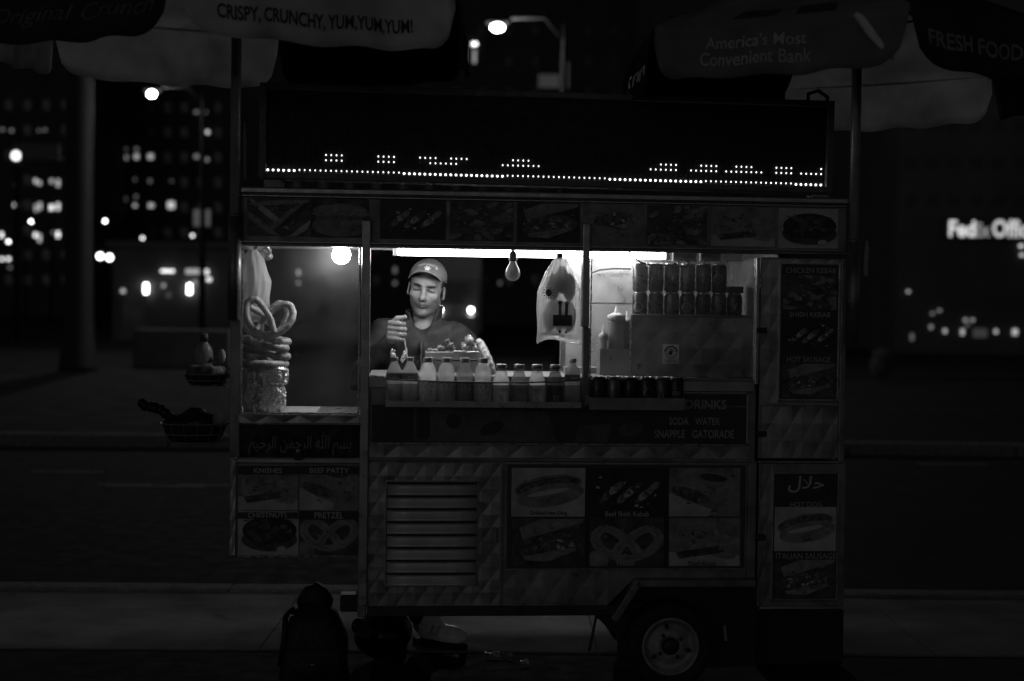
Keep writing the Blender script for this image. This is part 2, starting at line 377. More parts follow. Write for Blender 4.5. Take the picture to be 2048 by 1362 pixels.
cb('body_frame', 1000, 926, 1006, 1211, -.005, .003, STEELD, .002); cb('body_frame', 1496, 926, 1512, 1156, -.01, .003, STEELD, .003)
quilt('quilted_panel', 1006, 1137, 1215, 1211, .0025, .05, .06, .004)
for k, q in enumerate(((770, 962, 773, 1172), (954, 962, 957, 1172), (773, 961, 954, 964), (773, 1170, 954, 1173))): cb('louvre_frame', *q, -.008, .003, STEEL, .001)
cb('louvre_recess', 773, 964, 954, 1170, -.0042, -.0032, BLACKM, 0)
u0, _, u1, _ = rect(774, 964, 953, 1170)
for k in range(8):
    zt = cart(863, 964 + k * 25.75 + 3)[1]; zbm = cart(863, 964 + (k + 1) * 25.75 - .5)[1]; mb = MB(); n = 6; h = zt - zbm
    for i in range(n):
        pass
    def slat(a, b): return (u0 + (u1 - u0) * a, -.006 - .016 * b ** 1.5 - .004 * math.sin(math.pi * a), zt - h * (.08 + .9 * b))
    mb.grid(lambda a, b: slat(a, 1 - b), 5, 6); mb.build('louvre_slat', M('louvre_steel', .6, .4, .4, var=.15), cartE, smooth=True, solid=.0015)
for x in (990, 1000):
    cb('hinge', x - 3, 1055, x + 3, 1085, -.012, .003, STEELD, .002)

# --- wheel arch and wheel
fen = MAT['dark_chassis']
for a, b in (((1222, 1238), (1273, 1160)), ((1273, 1160), (1512, 1160))):
    (x0, y0), (x1, y1) = a, b; p, q = cart(x0, y0, -.05), cart(x1, y1, -.05); t = Vector((q[0] - p[0], 0, q[1] - p[1])).normalized(); n = Vector((t.z, 0, -t.x)) * .028
    MB().prism([(p[0], p[1]), (p[0] + n.x, p[1] + n.z), (q[0] + n.x, q[1] + n.z), (q[0], q[1])], -.055, .2).build('wheel_arch', STEELD, cartE, bevel=.003)
cb('wheel_well', 1236, 1166, 1512, 1335, .135, .15, BLACKM, 0, ref=.135)  # black plate added so the gap behind the wheel stays dark
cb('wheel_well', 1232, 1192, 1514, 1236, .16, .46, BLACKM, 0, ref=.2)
wu, wz = cart(1341, 1293, -.03); WR = wz - .002; rr = .1165
wh = bpy.data.objects.new('wheel', None); COL.objects.link(wh); wh.parent = cartE; wh.location = (wu, -.03, wz)
prof = [(rr, -.002), (rr + .012, -.014), (WR - .02, -.014), (WR - .006, -.006), (WR, .012), (WR, .10), (WR - .02, .125), (rr, .12)]
MB().lathe(prof, 40, axis='y', cap=False).build('tyre', RUBBER, wh, smooth=True)
RIM = M('painted_rim', .33, .55, .3, var=.35, scale=20, bump=.1)
prof = [(rr + .002, .0), (rr + .001, -.008), (rr - .006, -.010), (rr - .012, -.002), (rr - .02, .018), (rr - .03, .024), (rr - .04, .022), (.062, .012), (.05, .006), (.034, .006), (.032, .02)]
MB().lathe(prof, 40, axis='y', cap=False).build('rim', RIM, wh, smooth=True)
MB().lathe([(.033, .02), (.033, -.006), (.028, -.016), (.012, -.018)], 20, axis='y').build('hub', BLACKM, wh, smooth=True)
for k in range(4):
    a = R(35 + 90 * k); MB().lathe([(.008, .012), (.008, -.002), (.006, -.005)], 6, c=(.052 * math.cos(a), 0, .052 * math.sin(a)), axis='y').build('lug_nut', M('rusty_steel', .06, .7, .4, var=.4), wh)
for k in range(3):
    a = R(-15 + 115 * k); MB().prism(ell(.078 * math.cos(a), .078 * math.sin(a), .012, .009, a), .013, .018).build('rim_slot', BLACKM, wh)
w2 = dup(wh, cartE); w2.location = (wu, .62, wz)
MB().tube([(wu, .08, wz), (wu, .62, wz)], .022, 10).build('axle', BLACKM, cartE)
MB().prism([(cart(1150, 1232, .1)[0], .335), (cart(1160, 1252, .1)[0], .30), (cart(1185, 1262, .1)[0], .285), (cart(1230, 1300, .1)[0], .2), (cart(1290, 1300, .1)[0], .2), (cart(1290, 1230, .1)[0], .335)], .08, .13).build('axle_bracket', BLACKM, cartE)
MB().tube([cart(1195, 1255, .1)[:1] + (.1,) + (.3,), cart(1178, 1305, .1)[:1] + (.1,) + (.13,)], .006, 6).build('stay_rod', BLACKM, cartE)
cb('shade_filler_box', 1514, 1219, 1688, 1330, .34, .46, BLACKM, .01, ref=.34)  # added black box, hides the lit ground under the right cabinet
cb('drawbar', 680, 1190, 718, 1224, .02, .1, BLACKM, .006)
MB().tube([(cart(1450, 1250, -.02)[0], -.01, cart(1450, 1250)[1]), (cart(1453, 1278, -.02)[0], -.012, cart(1453, 1280)[1])], .006, 6).build('strap_end', M('pale_strap', .3, .7), cartE)

# --- right column
for (x0, y0, x1, y1) in ((1519, 516, 1688, 918), (1516, 926, 1690, 1213)):
    cb('side_cabinet', x0, y0, x1, y1, .004, .9 if y0 < 600 else .48, STEELD, .004)
for q in ((1521, 518, 1558, 805), (1558, 518, 1684, 528), (1522, 812, 1684, 916)): quilt('quilted_panel', *q, .003, .040, .07, .0055)
for q in ((1557, 526, 1561, 800), (1676, 528, 1680, 800), (1561, 526, 1676, 529), (1557, 798, 1680, 802), (1519, 806, 1684, 811)): cb('door_frame', *q, -.008, .003, STEEL, .001)
cb('menu_board', 1561, 529, 1676, 798, -.003, .003, PRINTD, 0)
for y in (660, 868): cb('door_latch', 1514, y - 5, 1534, y + 6, -.02, .003, BLACKM, .003)
for q in ((1517, 922, 1690, 926), (1524, 1204, 1684, 1212), (1544, 946, 1547, 1200), (1674, 946, 1677, 1200), (1547, 944, 1674, 948), (1547, 1198, 1674, 1201)): cb('door_frame', *q, -.009, .003, STEEL, .001)
cb('menu_board', 1547, 948, 1674, 1198, -.003, .003, PRINTD, 0)
quilt('quilted_panel', 1519, 928, 1544, 1203, .003, .04, .085, .005)
cb('door_latch', 1512, 1070, 1532, 1082, -.02, .003, BLACKM, .003)

# --- serving opening: counter, sills, strips
zs = cart(950, 752)[1]
u0, u1 = cart(738, 760)[0], cart(1512, 760)[0]
MB().box(u0, u1, .0, .5, zs - .02, zs).build('counter', M('counter_steel', .24, .62, .3, var=.2), cartE, bevel=.003)
cb('counter_sill', 730, 752, 772, 776, -.014, .0, STEEL, .003); cb('counter_sill', 1180, 762, 1509, 783, -.014, .0, STEEL, .003)
cb('sill_bead', 1366, 784, 1494, 788, -.02, -.004, TRIM, .002)
MB().box(u0, u1, .002, .48, zb1, zs - .02).build('counter_front', STEELD, cartE)
quilt('quilted_strip', 736, 892, 1500, 916, .0, .062, .05, .006)
dp = cb('drinks_panel', 744, 812, 1496, 887, -.004, .002, PRINTD, .0)
cb('panel_bead', 742, 887, 1497, 890, -.008, .001, TRIM, .001); cb('panel_bead', 1493, 790, 1497, 887, -.008, .001, STEEL, .001)
cb('drinks_panel', 1368, 790, 1493, 811, -.004, .002, PRINTD, .0)
for body, q in (('COLD DRINKS', (1297, 799, 1453, 818)), ('SODA   WATER', (1338, 835, 1440, 850)), ('SNAPPLE   GATORADE', (1309, 860, 1468, 876))):
    r_ = rect(*q, -.005); wds = body.split('   '); ln = [text2d(w_, 1)[0] for w_ in wds]; ln = [max(p[0] for p in v) - min(p[0] for p in v) for v in ln]; tot = sum(ln) + (len(wds) - 1) * .9; x_ = r_[0]
    for w_, l_ in zip(wds, ln):
        e_ = (r_[2] - r_[0]) / tot; fit_text(w_, x_, r_[1], x_ + l_ * e_, r_[3], -.0052, LETTERG, dp, bold=.012); x_ += (l_ + .9) * e_
# printed drinks on the panel
mbp = MB(); pr = rect(752, 816, 1300, 884, -.005); PU = lambda a: pr[0] + (pr[2] - pr[0]) * a; PZ = lambda b: pr[1] + (pr[3] - pr[1]) * b
def rr_poly(a, b, c, d, k=.1): return [(PU(a), PZ(b + k)), (PU(a + .01), PZ(b)), (PU(c - .01), PZ(b)), (PU(c), PZ(b + k)), (PU(c), PZ(d)), (PU(a), PZ(d))]
mbp.flat([(PU(.14), PZ(.0)), (PU(.66), PZ(0)), (PU(.62), PZ(.9)), (PU(.1), PZ(1))], -.0045, 0)
for a in (.085, .145): mbp.flat(rr_poly(a, .06, a + .05, .98), -.0050, 1)
mbp.flat([(PU(.0), PZ(.05)), (PU(.05), PZ(.05)), (PU(.055), PZ(.6)), (PU(.02), PZ(.4))], -.0050, 1)
mbp.flat(ell(PU(.28), PZ(.6), .03, .03), -.0050, 1); mbp.flat(ell(PU(.42), PZ(.4), .05, .025, .4), -.0050, 1)
mbp.flat([(PU(.72), PZ(.0)), (PU(.84), PZ(0)), (PU(.86), PZ(.55)), (PU(.74), PZ(.5))], -.0050, 2); mbp.flat(ell(PU(.93), PZ(.4), .05, .03, .2), -.0050, 2)
mbp.build('drink_print', [M('print_a', .13, .4, var=.4, scale=9), M('print_b', .035, .4, var=.4, scale=12), M('print_c', .11, .4, var=.4, scale=15)], dp)

# --- right serving window: pane, back wall, inner box
rp = pane(1181, 516, 1511, 761, .004)
for q in ((1181, 515, 1183, 761), (1508, 515, 1511, 761)): cb('pane_edge', *q, -.003, .01, TRIM, .001, parent=rp)
st = cb('sticker', 1326, 689, 1358, 727, -.002, .0035, MT('sticker_paper', .7, .5, .0, var=.08), 0, parent=rp)
su0, sz0, su1, sz1 = rect(1326, 689, 1358, 727, -.002); sc = ((su0 + su1) / 2, (sz0 + sz1) / 2 + .006)
mb = MB()
for ra, rb in ((.0245, .0215), (.017, .0155)):
    for k in range(28):
        a, b = 2 * math.pi * k / 28, 2 * math.pi * (k + 1) / 28
        mb.add([(sc[0] + r_ * math.cos(g), -.0026, sc[1] + r_ * math.sin(g)) for r_, g in ((ra, a), (ra, b), (rb, b), (rb, a))], [(0, 1, 2, 3)])
mb.flat(ell(sc[0] - .002, sc[1] - .002, .008, .009), -.0026)
for g in (20, 50, 80, 110): mb.flat(ell(sc[0] - .001 + .010 * math.cos(R(g)), sc[1] + .010 * math.sin(R(g)), .006, .0016, R(g)), -.0026)
for g in range(20, 161, 28): mb.flat(ell(sc[0] + .0255 * math.cos(R(g)), sc[1] + .0255 * math.sin(R(g)), .006, .003, R(g + 90)), -.0026)
for k in range(3): mb.flat([(su0 + .012, sz0 + .006 + .004 * k), (su1 - .006, sz0 + .006 + .004 * k), (su1 - .006, sz0 + .0075 + .004 * k), (su0 + .012, sz0 + .0075 + .004 * k)], -.0026)
mb.build('sticker_print', M('sticker_ink', .05, .6), st)
ub0 = cart(1122, 600, .6)[0]; ub1 = cart(1512, 600, .3)[0]
MB().box(ub0, ub1 + .05, .6, .615, zs - .01, 1.81).build('back_wall', INNER, cartE)
MB().box(ub0 + .02, ub1, .594, .5995, cart(1200, 605, .6)[1] - .002, cart(1200, 605, .6)[1] + .001).build('wall_seam', STEELD, cartE)
MB().box(ub1 + .012, ub1 + .02, .01, .6, zs, 1.81).build('inner_side', INNER, cartE)
bu0, bz0, bu1, bz1 = rect(1263, 629, 1512, 762, .14)
MB().box(bu0, ub1 + .008, .145, .46, zs + .001, bz1 - .03).build('grill_housing', STEELD, cartE)
MB().box(bu0 - .004, bu0, .135, .46, zs + .001, bz1).build('housing_edge', TRIM, cartE, bevel=.001)
quilt('quilted_panel', 1264, 632, 1511, 761, .14, .055, .065, .006)
MB().box(bu0, ub1 + .008, .13, .144, bz1 - .012, bz1).build('housing_lip', STEELD, cartE, bevel=.003)
# ceiling vents and cable inside
cu, cz = cart(1345, 515, .3)
for k, (xa, xb) in enumerate(((1345, 1392), (1400, 1440))):
    a, b = cart(xa, 517, .35), cart(xb, 517, .35); MB().box(a[0], b[0], .33, .37, a[1] - .012, a[1] + .03).build('hanging_rail', STEEL, cartE, bevel=.002)
for x in (1356, 1376, 1407):
    a = cart(x, 518, .32); MB().lathe([(.007, 0), (.006, -.022)], 10, c=(a[0], .32, a[1] - .008)).build('rail_peg', TRIM, cartE, smooth=True)
for k in range(9):
    x = 1465 + k * 4.5; a = cart(x, 520 + random.uniform(0, 14), .5); b = cart(x + random.uniform(-3, 6), 575 + random.uniform(-25, 8), .5)
    MB().tube([(a[0], .5 + .004 * k, a[1]), (b[0], .5 + .004 * k, b[1])], .0022, 5).build('skewer_rod', TRIM, cartE)
pts = [cart(x, y, .2) for x, y in ((1258, 503), (1266, 512), (1280, 524), (1300, 530), (1340, 531), (1375, 534))]
MB().tube([(a, .2, b) for a, b in pts], .0035, 6).build('cable', M('black_cable', .02, .5), cartE)
pts = [cart(x, y, .5) for x, y in ((1183, 546), (1200, 540), (1230, 537), (1262, 538))]
MB().tube([(a, .5, b) for a, b in pts], .004, 6).build('cable', M('grey_cable', .1, .5), cartE)

# --- bottle shelf and can shelf
def tray(x0, x1, y0, y1, w0, w1):
    u0, z0, u1, z1 = rect(x0, y0, x1, y1, w0); mb = MB()
    mb.box(u0, u1, w0, w0 + .004, z0, z1); mb.box(u0, u1, w0 + .004, w1, z0 + .004, z0 + .008); mb.box(u0, u0 + .004, w0 + .004, w1, z0 + .008, z1); mb.box(u1 - .004, u1, w0 + .004, w1, z0 + .008, z1)
    return u0, u1, z0 + .008, mb
tu0, tu1, tz, mb = tray(771, 1163, 803, 815, -.135, -.005); btray = mb.build('bottle_shelf', STEEL, cartE)
zr = cart(960, 763, -.14)[1]
pts = [(tu0 - .002, -.01, zr + .008), (tu0 - .004, -.12, zr + .008), (tu0 + .01, -.142, zr + .006)] + [(tu0 + (tu1 - tu0) * k / 8, -.146, zr + .006 - .010 * math.sin(math.pi * k / 8)) for k in range(1, 8)] + [(tu1 - .01, -.142, zr + .012), (tu1 + .004, -.12, zr + .014), (tu1 + .003, -.01, zr + .014)]
MB().tube(pts, .0032, 6).build('guard_wire', M('dark_wire', .05, .45, .6), btray)
cu0, cu1, czt, mb = tray(1179, 1370, 796, 820, -.135, -.005); mb.build('can_shelf', STEELD, cartE)
BTZ, CTZ = tz, czt

# ================================================================ PRINTED FOOD PHOTOGRAPHS
P_LT, P_MD, P_DK, P_BK = M('print_light', .55, .4, var=.3, scale=9), M('print_mid', .26, .4, var=.55, scale=16), M('print_dark', .085, .4, var=.8, scale=18), M('print_black', .03, .4, var=.5, scale=10)
P_BUN, P_RED, P_GRN, P_CRM = M('print_bun', .30, .4, var=.4, scale=26), M('print_meat', .12, .4, var=.9, scale=45), M('print_herb', .26, .4, var=.6, scale=45), M('print_cream', .6, .4, var=.2, scale=30)
PM = [P_LT, P_MD, P_DK, P_BK, P_BUN, P_RED, P_GRN, P_CRM]
def photo(x0, y0, x1, y1, kind, cap=None, caprect=None, w=-.004, capmat=LETTERG):
    u0, z0, u1, z1 = rect(x0, y0, x1, y1, w); A = lambda a: u0 + (u1 - u0) * a; B = lambda b: z0 + (z1 - z0) * b; sx, sz = u1 - u0, z1 - z0
    mb = MB(); rnd = random.Random(x0 * 7 + y0)
    bgk = {'hotdog': 0, 'kebab': 3, 'patty': 1, 'sausage': 2, 'pretzel': 2, 'chestnuts': 0, 'knish': 1, 'fries': 2, 'burger': 3, 'gyro': 1, 'sausage2': 3, 'platter': 2}[kind]
    mb.box(u0, u1, w - .001, w + .003, z0, z1, bgk); L = [w - .0016]
    def lay(poly, mi):
        L[0] -= .00035; mb.flat([(min(max(A(a), u0 + .001), u1 - .001), min(max(B(b), z0 + .001), z1 - .001)) for a, b in poly], L[0], mi)
    if kind == 'hotdog':
        lay(ell(.50, .62, .47, .22, .27), 1); lay(ell(.50, .64, .45, .15, .27), 5)
        lay([(x, .58 + .14 * (x - .5) * 2 * .5 + .05 + .03 * math.sin(x * 40)) for x in np.linspace(.12, .88, 24)] + [(x, .55 + .14 * (x - .5) + .05 + .03 * math.sin(x * 40)) for x in np.linspace(.88, .12, 24)], 6)
        lay(ell(.53, .44, .47, .23, .27), 4); lay(ell(.56, .33, .36, .10, .30), 1); lay(ell(.50, .50, .30, .05, .27), 7)
    elif kind == 'kebab':
        for k in range(3):
            cx = .3 + .24 * k
            for j in range(5): lay(ell(cx - .1 + .045 * j, .38 + .06 * j, .055, .12, -.5, 12), (5, 4, 5, 7, 6)[(j + k) % 5])
            lay(ell(cx + .02, .52, .02, .05, .5, 10), 7)
    elif kind == 'patty':
        lay([(0, .55), (.45, .95), (.95, .85), (1, .4), (.5, .45)], 4); lay([(0, .5), (.3, .3), (.6, .15), (.55, .0), (0, .0)], 0); lay(ell(.3, .45, .3, .12, -.5), 5); lay(ell(.62, .8, .2, .08, -.2), 2)
    elif kind in ('sausage', 'sausage2'):
        lay([(.15, .55), (.95, .9), (.98, .98), (.4, .98), (.1, .8)], 4); lay(ell(.52, .42, .44, .26, .25), 5)
        for j in range(16): lay(ell(.2 + .64 * rnd.random(), .3 + .3 * rnd.random(), .05, .025, rnd.random() * 3, 8), (6, 2, 7)[j % 3])
        lay([(.15, .2), (.85, .4), (.88, .33), (.5, .1), (.2, .12)], 4)
    elif kind == 'pretzel':
        def ring(cx, cz, rx, rz, t, a0=0, a1=360, mi=4):
            o = ell(cx, cz, rx + t, rz + t, 0, 26, a0, a1); i_ = ell(cx, cz, rx - t, rz - t, 0, 26, a0, a1)
            for k in range(len(o) - 1): lay([o[k], o[k + 1], i_[k + 1], i_[k]], mi); L[0] += .00035
            lay([o[-1], o[0], i_[0], i_[-1]], mi) if a1 - a0 >= 360 else None
        pp = [(.42, -.80), (.24, -.38), (-.02, -.02), (-.34, .34), (-.72, .52), (-1.0, .22), (-.92, -.28), (-.52, -.72), (0, -.90), (.52, -.72), (.92, -.28), (1.0, .22), (.72, .52), (.34, .34), (.02, -.02), (-.24, -.38), (-.42, -.80)]
        lay(ell(.1, .12, .16, .2), 1)
        for tw, mi in ((.17, 4), (.06, 1)):
            for i in range(len(pp) - 1):
                for k in range(3):
                    a, b, c_, d = [Vector(pp[min(max(i + q, 0), 16)]) for q in (-1, 0, 1, 2)]
                    f_ = lambda t_: .5 * ((2 * b) + (c_ - a) * t_ + (2 * a - 5 * b + 4 * c_ - d) * t_ ** 2 + (3 * b - a - 3 * c_ + d) * t_ ** 3)
                    p, q = f_(k / 3), f_((k + 1.15) / 3); n_ = Vector((-(q - p).y, (q - p).x)).normalized() * tw
                    lay([(.5 + v.x * .42, .5 + v.y * .44 + .05) for v in (p + n_, q + n_, q - n_, p - n_)][::-1], mi); L[0] += .00033
    elif kind == 'chestnuts':
        lay(ell(.52, .36, .46, .28, 0), 2); lay(ell(.52, .56, .45, .32), 3)
        for j in range(26):
            a, r_ = rnd.random() * 6.28, math.sqrt(rnd.random()); lay(ell(.52 + .38 * r_ * math.cos(a), .58 + .25 * r_ * math.sin(a), .07, .06, a, 10), (2, 5, 3)[j % 3])
        lay(ell(.72, .15, .08, .06, .4), 7)
    elif kind == 'knish':
        sq = lambda cx, cz, w_, h_, ro: [(cx + (x * math.cos(ro) - z * math.sin(ro)), cz + (x * math.sin(ro) + z * math.cos(ro))) for x, z in [(math.copysign(abs(math.cos(g)) ** .45, math.cos(g)) * w_, math.copysign(abs(math.sin(g)) ** .45, math.sin(g)) * h_) for g in np.linspace(0, 6.283, 29)[:-1]]]
        lay([(0, 0), (1, 0), (1, .22), (0, .3)], 0); lay(sq(.40, .52, .33, .30, .15), 4); lay(sq(.38, .57, .26, .2, .15), 1); lay(sq(.80, .40, .2, .24, -.3), 4)
        for j in range(10): lay(ell(.25 + .35 * rnd.random(), .4 + .3 * rnd.random(), .05, .02, rnd.random() * 3, 8), (2, 4)[j % 2])
        lay([(.1, .3), (.68, .42), (.72, .28), (.15, .16)], 2)
    elif kind == 'fries':
        for a, b, rot, mi in ((.35, .55, -.9, 0), (.6, .5, .95, 4), (.75, .55, .95, 3), (.22, .3, -.9, 4), (.88, .2, .9, 0), (.5, .85, .1, 4)): lay(ell(a, b, .5, .06, rot, 12), mi)
        lay(ell(.55, .72, .08, .1), 3)
    elif kind == 'burger':
        lay(ell(.5, .3, .48, .28), 1); lay(ell(.52, .6, .5, .1), 6); lay(ell(.5, .66, .47, .2, 0, 20, 0, 180), 4); lay(ell(.3, .9, .16, .08), 2); lay(ell(.8, .88, .13, .07), 2); lay(ell(.5, .5, .45, .06), 5)
    elif kind == 'platter':
        for j in range(34): lay(ell(rnd.random(), rnd.random(), .11, .06, rnd.random() * 3, 9), (2, 5, 6, 1, 4)[j % 5])
    elif kind == 'gyro':
        lay(ell(.52, .45, .44, .36), 4); lay(ell(.5, .62, .34, .16, .3), 5); lay([(.12, .3), (.3, .12), (.7, .1), (.9, .3), (.6, .26), (.35, .3)], 1)
        for j in range(12): lay(ell(.35 + .4 * rnd.random(), .4 + .35 * rnd.random(), .05, .03, rnd.random() * 3, 8), (6, 2, 7)[j % 3])
    for j in range(10 if kind in ('hotdog', 'pretzel') else 34):                    # crumbs, grain and printing blotches
        a_, b_ = rnd.uniform(.1, .9), rnd.uniform(.18, .85); lay(ell(a_, b_, rnd.uniform(.008, .035), rnd.uniform(.008, .03), rnd.random() * 3, 7), rnd.choice({'hotdog': (4, 1), 'pretzel': (4, 2), 'kebab': (3, 5, 2, 7), 'chestnuts': (2, 3, 5)}.get(kind, (4, 5, 2, 1, 6))))
    o = mb.build('menu_photo', PM, cartE)
    if cap and kind != 'hotdog' and y1 - y0 < 95 and caprect[1] < y0 + 12 and caprect[1] >= y0: mb2 = MB(); cz = rect(*caprect, w); mb2.box(u0 + .002, u1 - .002, L[0] - .0006, L[0] - .0002, cz[1] - .005, z1 - .002); mb2.build('caption_strip', P_BK, o)
    if cap: fit_text(cap, *rect(*caprect, w), L[0] - .0008, capmat, o, 'caption', bold=.012)
    return o
top = [(494, 622, 'fries'), (622, 738, 'burger'), (760, 892, 'kebab'), (900, 1026, 'platter'), (1034, 1160, 'sausage2'), (1166, 1287, 'gyro'), (1294, 1414, 'platter'), (1422, 1550, 'knish'), (1557, 1676, 'chestnuts')]
for x0, x1, k in top:
    xm = (x0 + x1) / 2; dy = .0225 * (xm - 1024); photo(x0, 404 + dy, x1, 483 + dy, k, w=-.002)
photo(476, 930, 597, 1020, 'knish', 'KNISHES', (509, 935, 565, 945), capmat=LETTER); photo(599, 930, 718, 1020, 'patty', 'BEEF PATTY', (620, 935, 698, 945), capmat=LETTER)
photo(476, 1022, 597, 1110, 'chestnuts', 'CHESTNUTS', (497, 1023.5, 575, 1033), capmat=LETTER); photo(599, 1022, 718, 1110, 'pretzel', 'PRETZEL', (629, 1024, 687, 1036), capmat=LETTER)
caps = [('hotdog', 'Grilled Hot Dog', 1058, 1134), ('kebab', 'Beef Shish Kebab', 1209, 1296), ('patty', 'Beef Patty', 1381, 1433), ('sausage', 'Italian Sausage', 1056, 1131), ('pretzel', 'Pretzel', 1233, 1268), ('knish', 'Shish Knish', 1374, 1430)]
for i, (k, c, a, b) in enumerate(caps):
    x0 = (1023, 1179, 1338)[i % 3]; x1 = (1170, 1328, 1480)[i % 3]; y0, y1 = ((936, 1033), (1036, 1132))[i // 3]
    photo(x0, y0, x1, y1, k, c, (a, y1 - 12, b, y1 - 1.5), capmat=LETTER if i in (1, 2, 4) else M('dark_lettering', .06, .5))
for x in (1174.5, 1333): cb('photo_divider', x - 4, 934, x + 4, 1134, -.0022, .0025, P_BK, 0)
cb('photo_backing', 1014, 930, 1490, 1136, .0, .0025, M('backing', .07, .5), 0)
cb('panel_bead', 1008, 926, 1494, 929, -.006, .001, STEEL, .001); cb('panel_bead', 1008, 1137, 1494, 1140, -.006, .001, STEEL, .001)
photo(1564, 550, 1673, 620, 'platter', 'CHICKEN KEBAB', (1568, 536, 1668, 547)); photo(1564, 638, 1673, 705, 'kebab', 'SHISH KEBAB', (1576, 624, 1658, 634)); photo(1564, 726, 1673, 796, 'sausage', 'HOT SAUSAGE', (1571, 713, 1658, 724))
hb = rect(1576, 952, 1648, 985, -.004); fit_text('\ufedd\ufefc\ufea3', *hb, -.0045, LETTER, [c for c in cartE.children if c.name.startswith('menu_board')][1], bold=.012, shear=.1)
photo(1549, 1014, 1672, 1102, 'hotdog', 'HOT DOG', (1579, 1003, 1643, 1014)); photo(1549, 1118, 1672, 1197, 'sausage', 'ITALIAN SAUSAGE', (1549, 1104, 1669, 1116))

# ================================================================ LED SIGN on the roof
wS = .0
p00, p10, p01 = cart(517, 357, wS), cart(1664, 388, wS), cart(517, 165, wS)
su = p10[0] - p00[0]; sh = p01[1] - p00[1]
tilt = math.atan2(p10[1] - p00[1], su)
sign = thing('led_sign', 'long black LED message board on the cart roof showing the tops of letters', 'LED sign', world(p00[0], wS, p00[1]), 0)
sign.rotation_euler = (0, -tilt, TH); sign.rotation_mode = 'ZYX'
FRM = M('sign_frame', .14, .5, .3, var=.25)
f = .028
for q in ((0, f, 0, sh), (su - f, su, 0, sh), (f, su - f, 0, f), (f, su - f, sh - f * .9, sh)):
    MB().box(q[0], q[1], -.012, .09, q[2], q[3]).build('sign_frame', FRM, sign, bevel=.004)
MB().box(f, su - f, .012, .08, f, sh - f * .9).build('display_panel', M('sign_face', .012, .6, var=.3), sign)
for x in (.02, su - .085): MB().box(x, x + .075, .0, .07, -.045, .0).build('mounting_foot', STEELD, sign, bevel=.004)
MB().tube([(su - .10, .03, sh), (su - .10, .03, sh + .03), (su - .06, .03, sh + .045), (su - .02, .03, sh + .02), (su - .02, .03, sh - .02)], .008, 8).build('power_cable', BLACKM, sign, smooth=True)
cx0 = cart(535, 338, wS)[0] - p00[0]; cx1 = cart(1643, 368, wS)[0] - p00[0]; pit = (cx1 - cx0) / 108.
zr0 = cart(535, 338.5, wS)[1] - p00[1] + .002
lit = {(i, 0) for i in range(109)}
def rows(r_, *spans):
    for a, b in spans:
        for i in range(a, b + 1): lit.add((i, r_))
rows(3, (11, 14), (21, 24), (29, 32), (35, 38), (47, 50), (76, 79), (84, 87), (91, 94), (99, 102), (108, 108))
rows(2, (11, 14), (21, 24), (31, 36), (45, 52), (74, 79), (82, 87), (89, 96), (99, 102), (104, 108))
bright = lambda i: i < 6 or 26 <= i < 46 or 66 <= i < 85 or i > 102
on, onb, off = MB(), MB(), MB()
nrow = int((sh - f * .9 - zr0) / pit) + 1
for i in range(109):
    for j in range(nrow):
        x, z = cx0 + pit * i, zr0 + pit * j
        if z > sh - f * .9 - .008: continue
        if (i, j) in lit:
            b_ = bright(i) and j == 0; (onb if b_ else on).sphere((x, .010, z - (.003 if b_ else 0)), (.0044, .006, .0044) if b_ else (.0027, .006, .0035), 8, 6)
        else: off.add([(x + .004 * math.cos(k * math.pi / 3), .0105, z + .004 * math.sin(k * math.pi / 3)) for k in range(6)] + [(x, .0085, z)], [(k, (k + 1) % 6, 6) for k in range(6)])
struct(on.build('lit_diodes', ME('led_glow', 2.2), sign, smooth=True), 'stuff')
struct(onb.build('lit_diodes', ME('led_glow_strong', 3.6), sign, smooth=True), 'stuff')
struct(off.build('dark_diodes', M('unlit_diode', .03, .3, var=.2), sign), 'stuff')

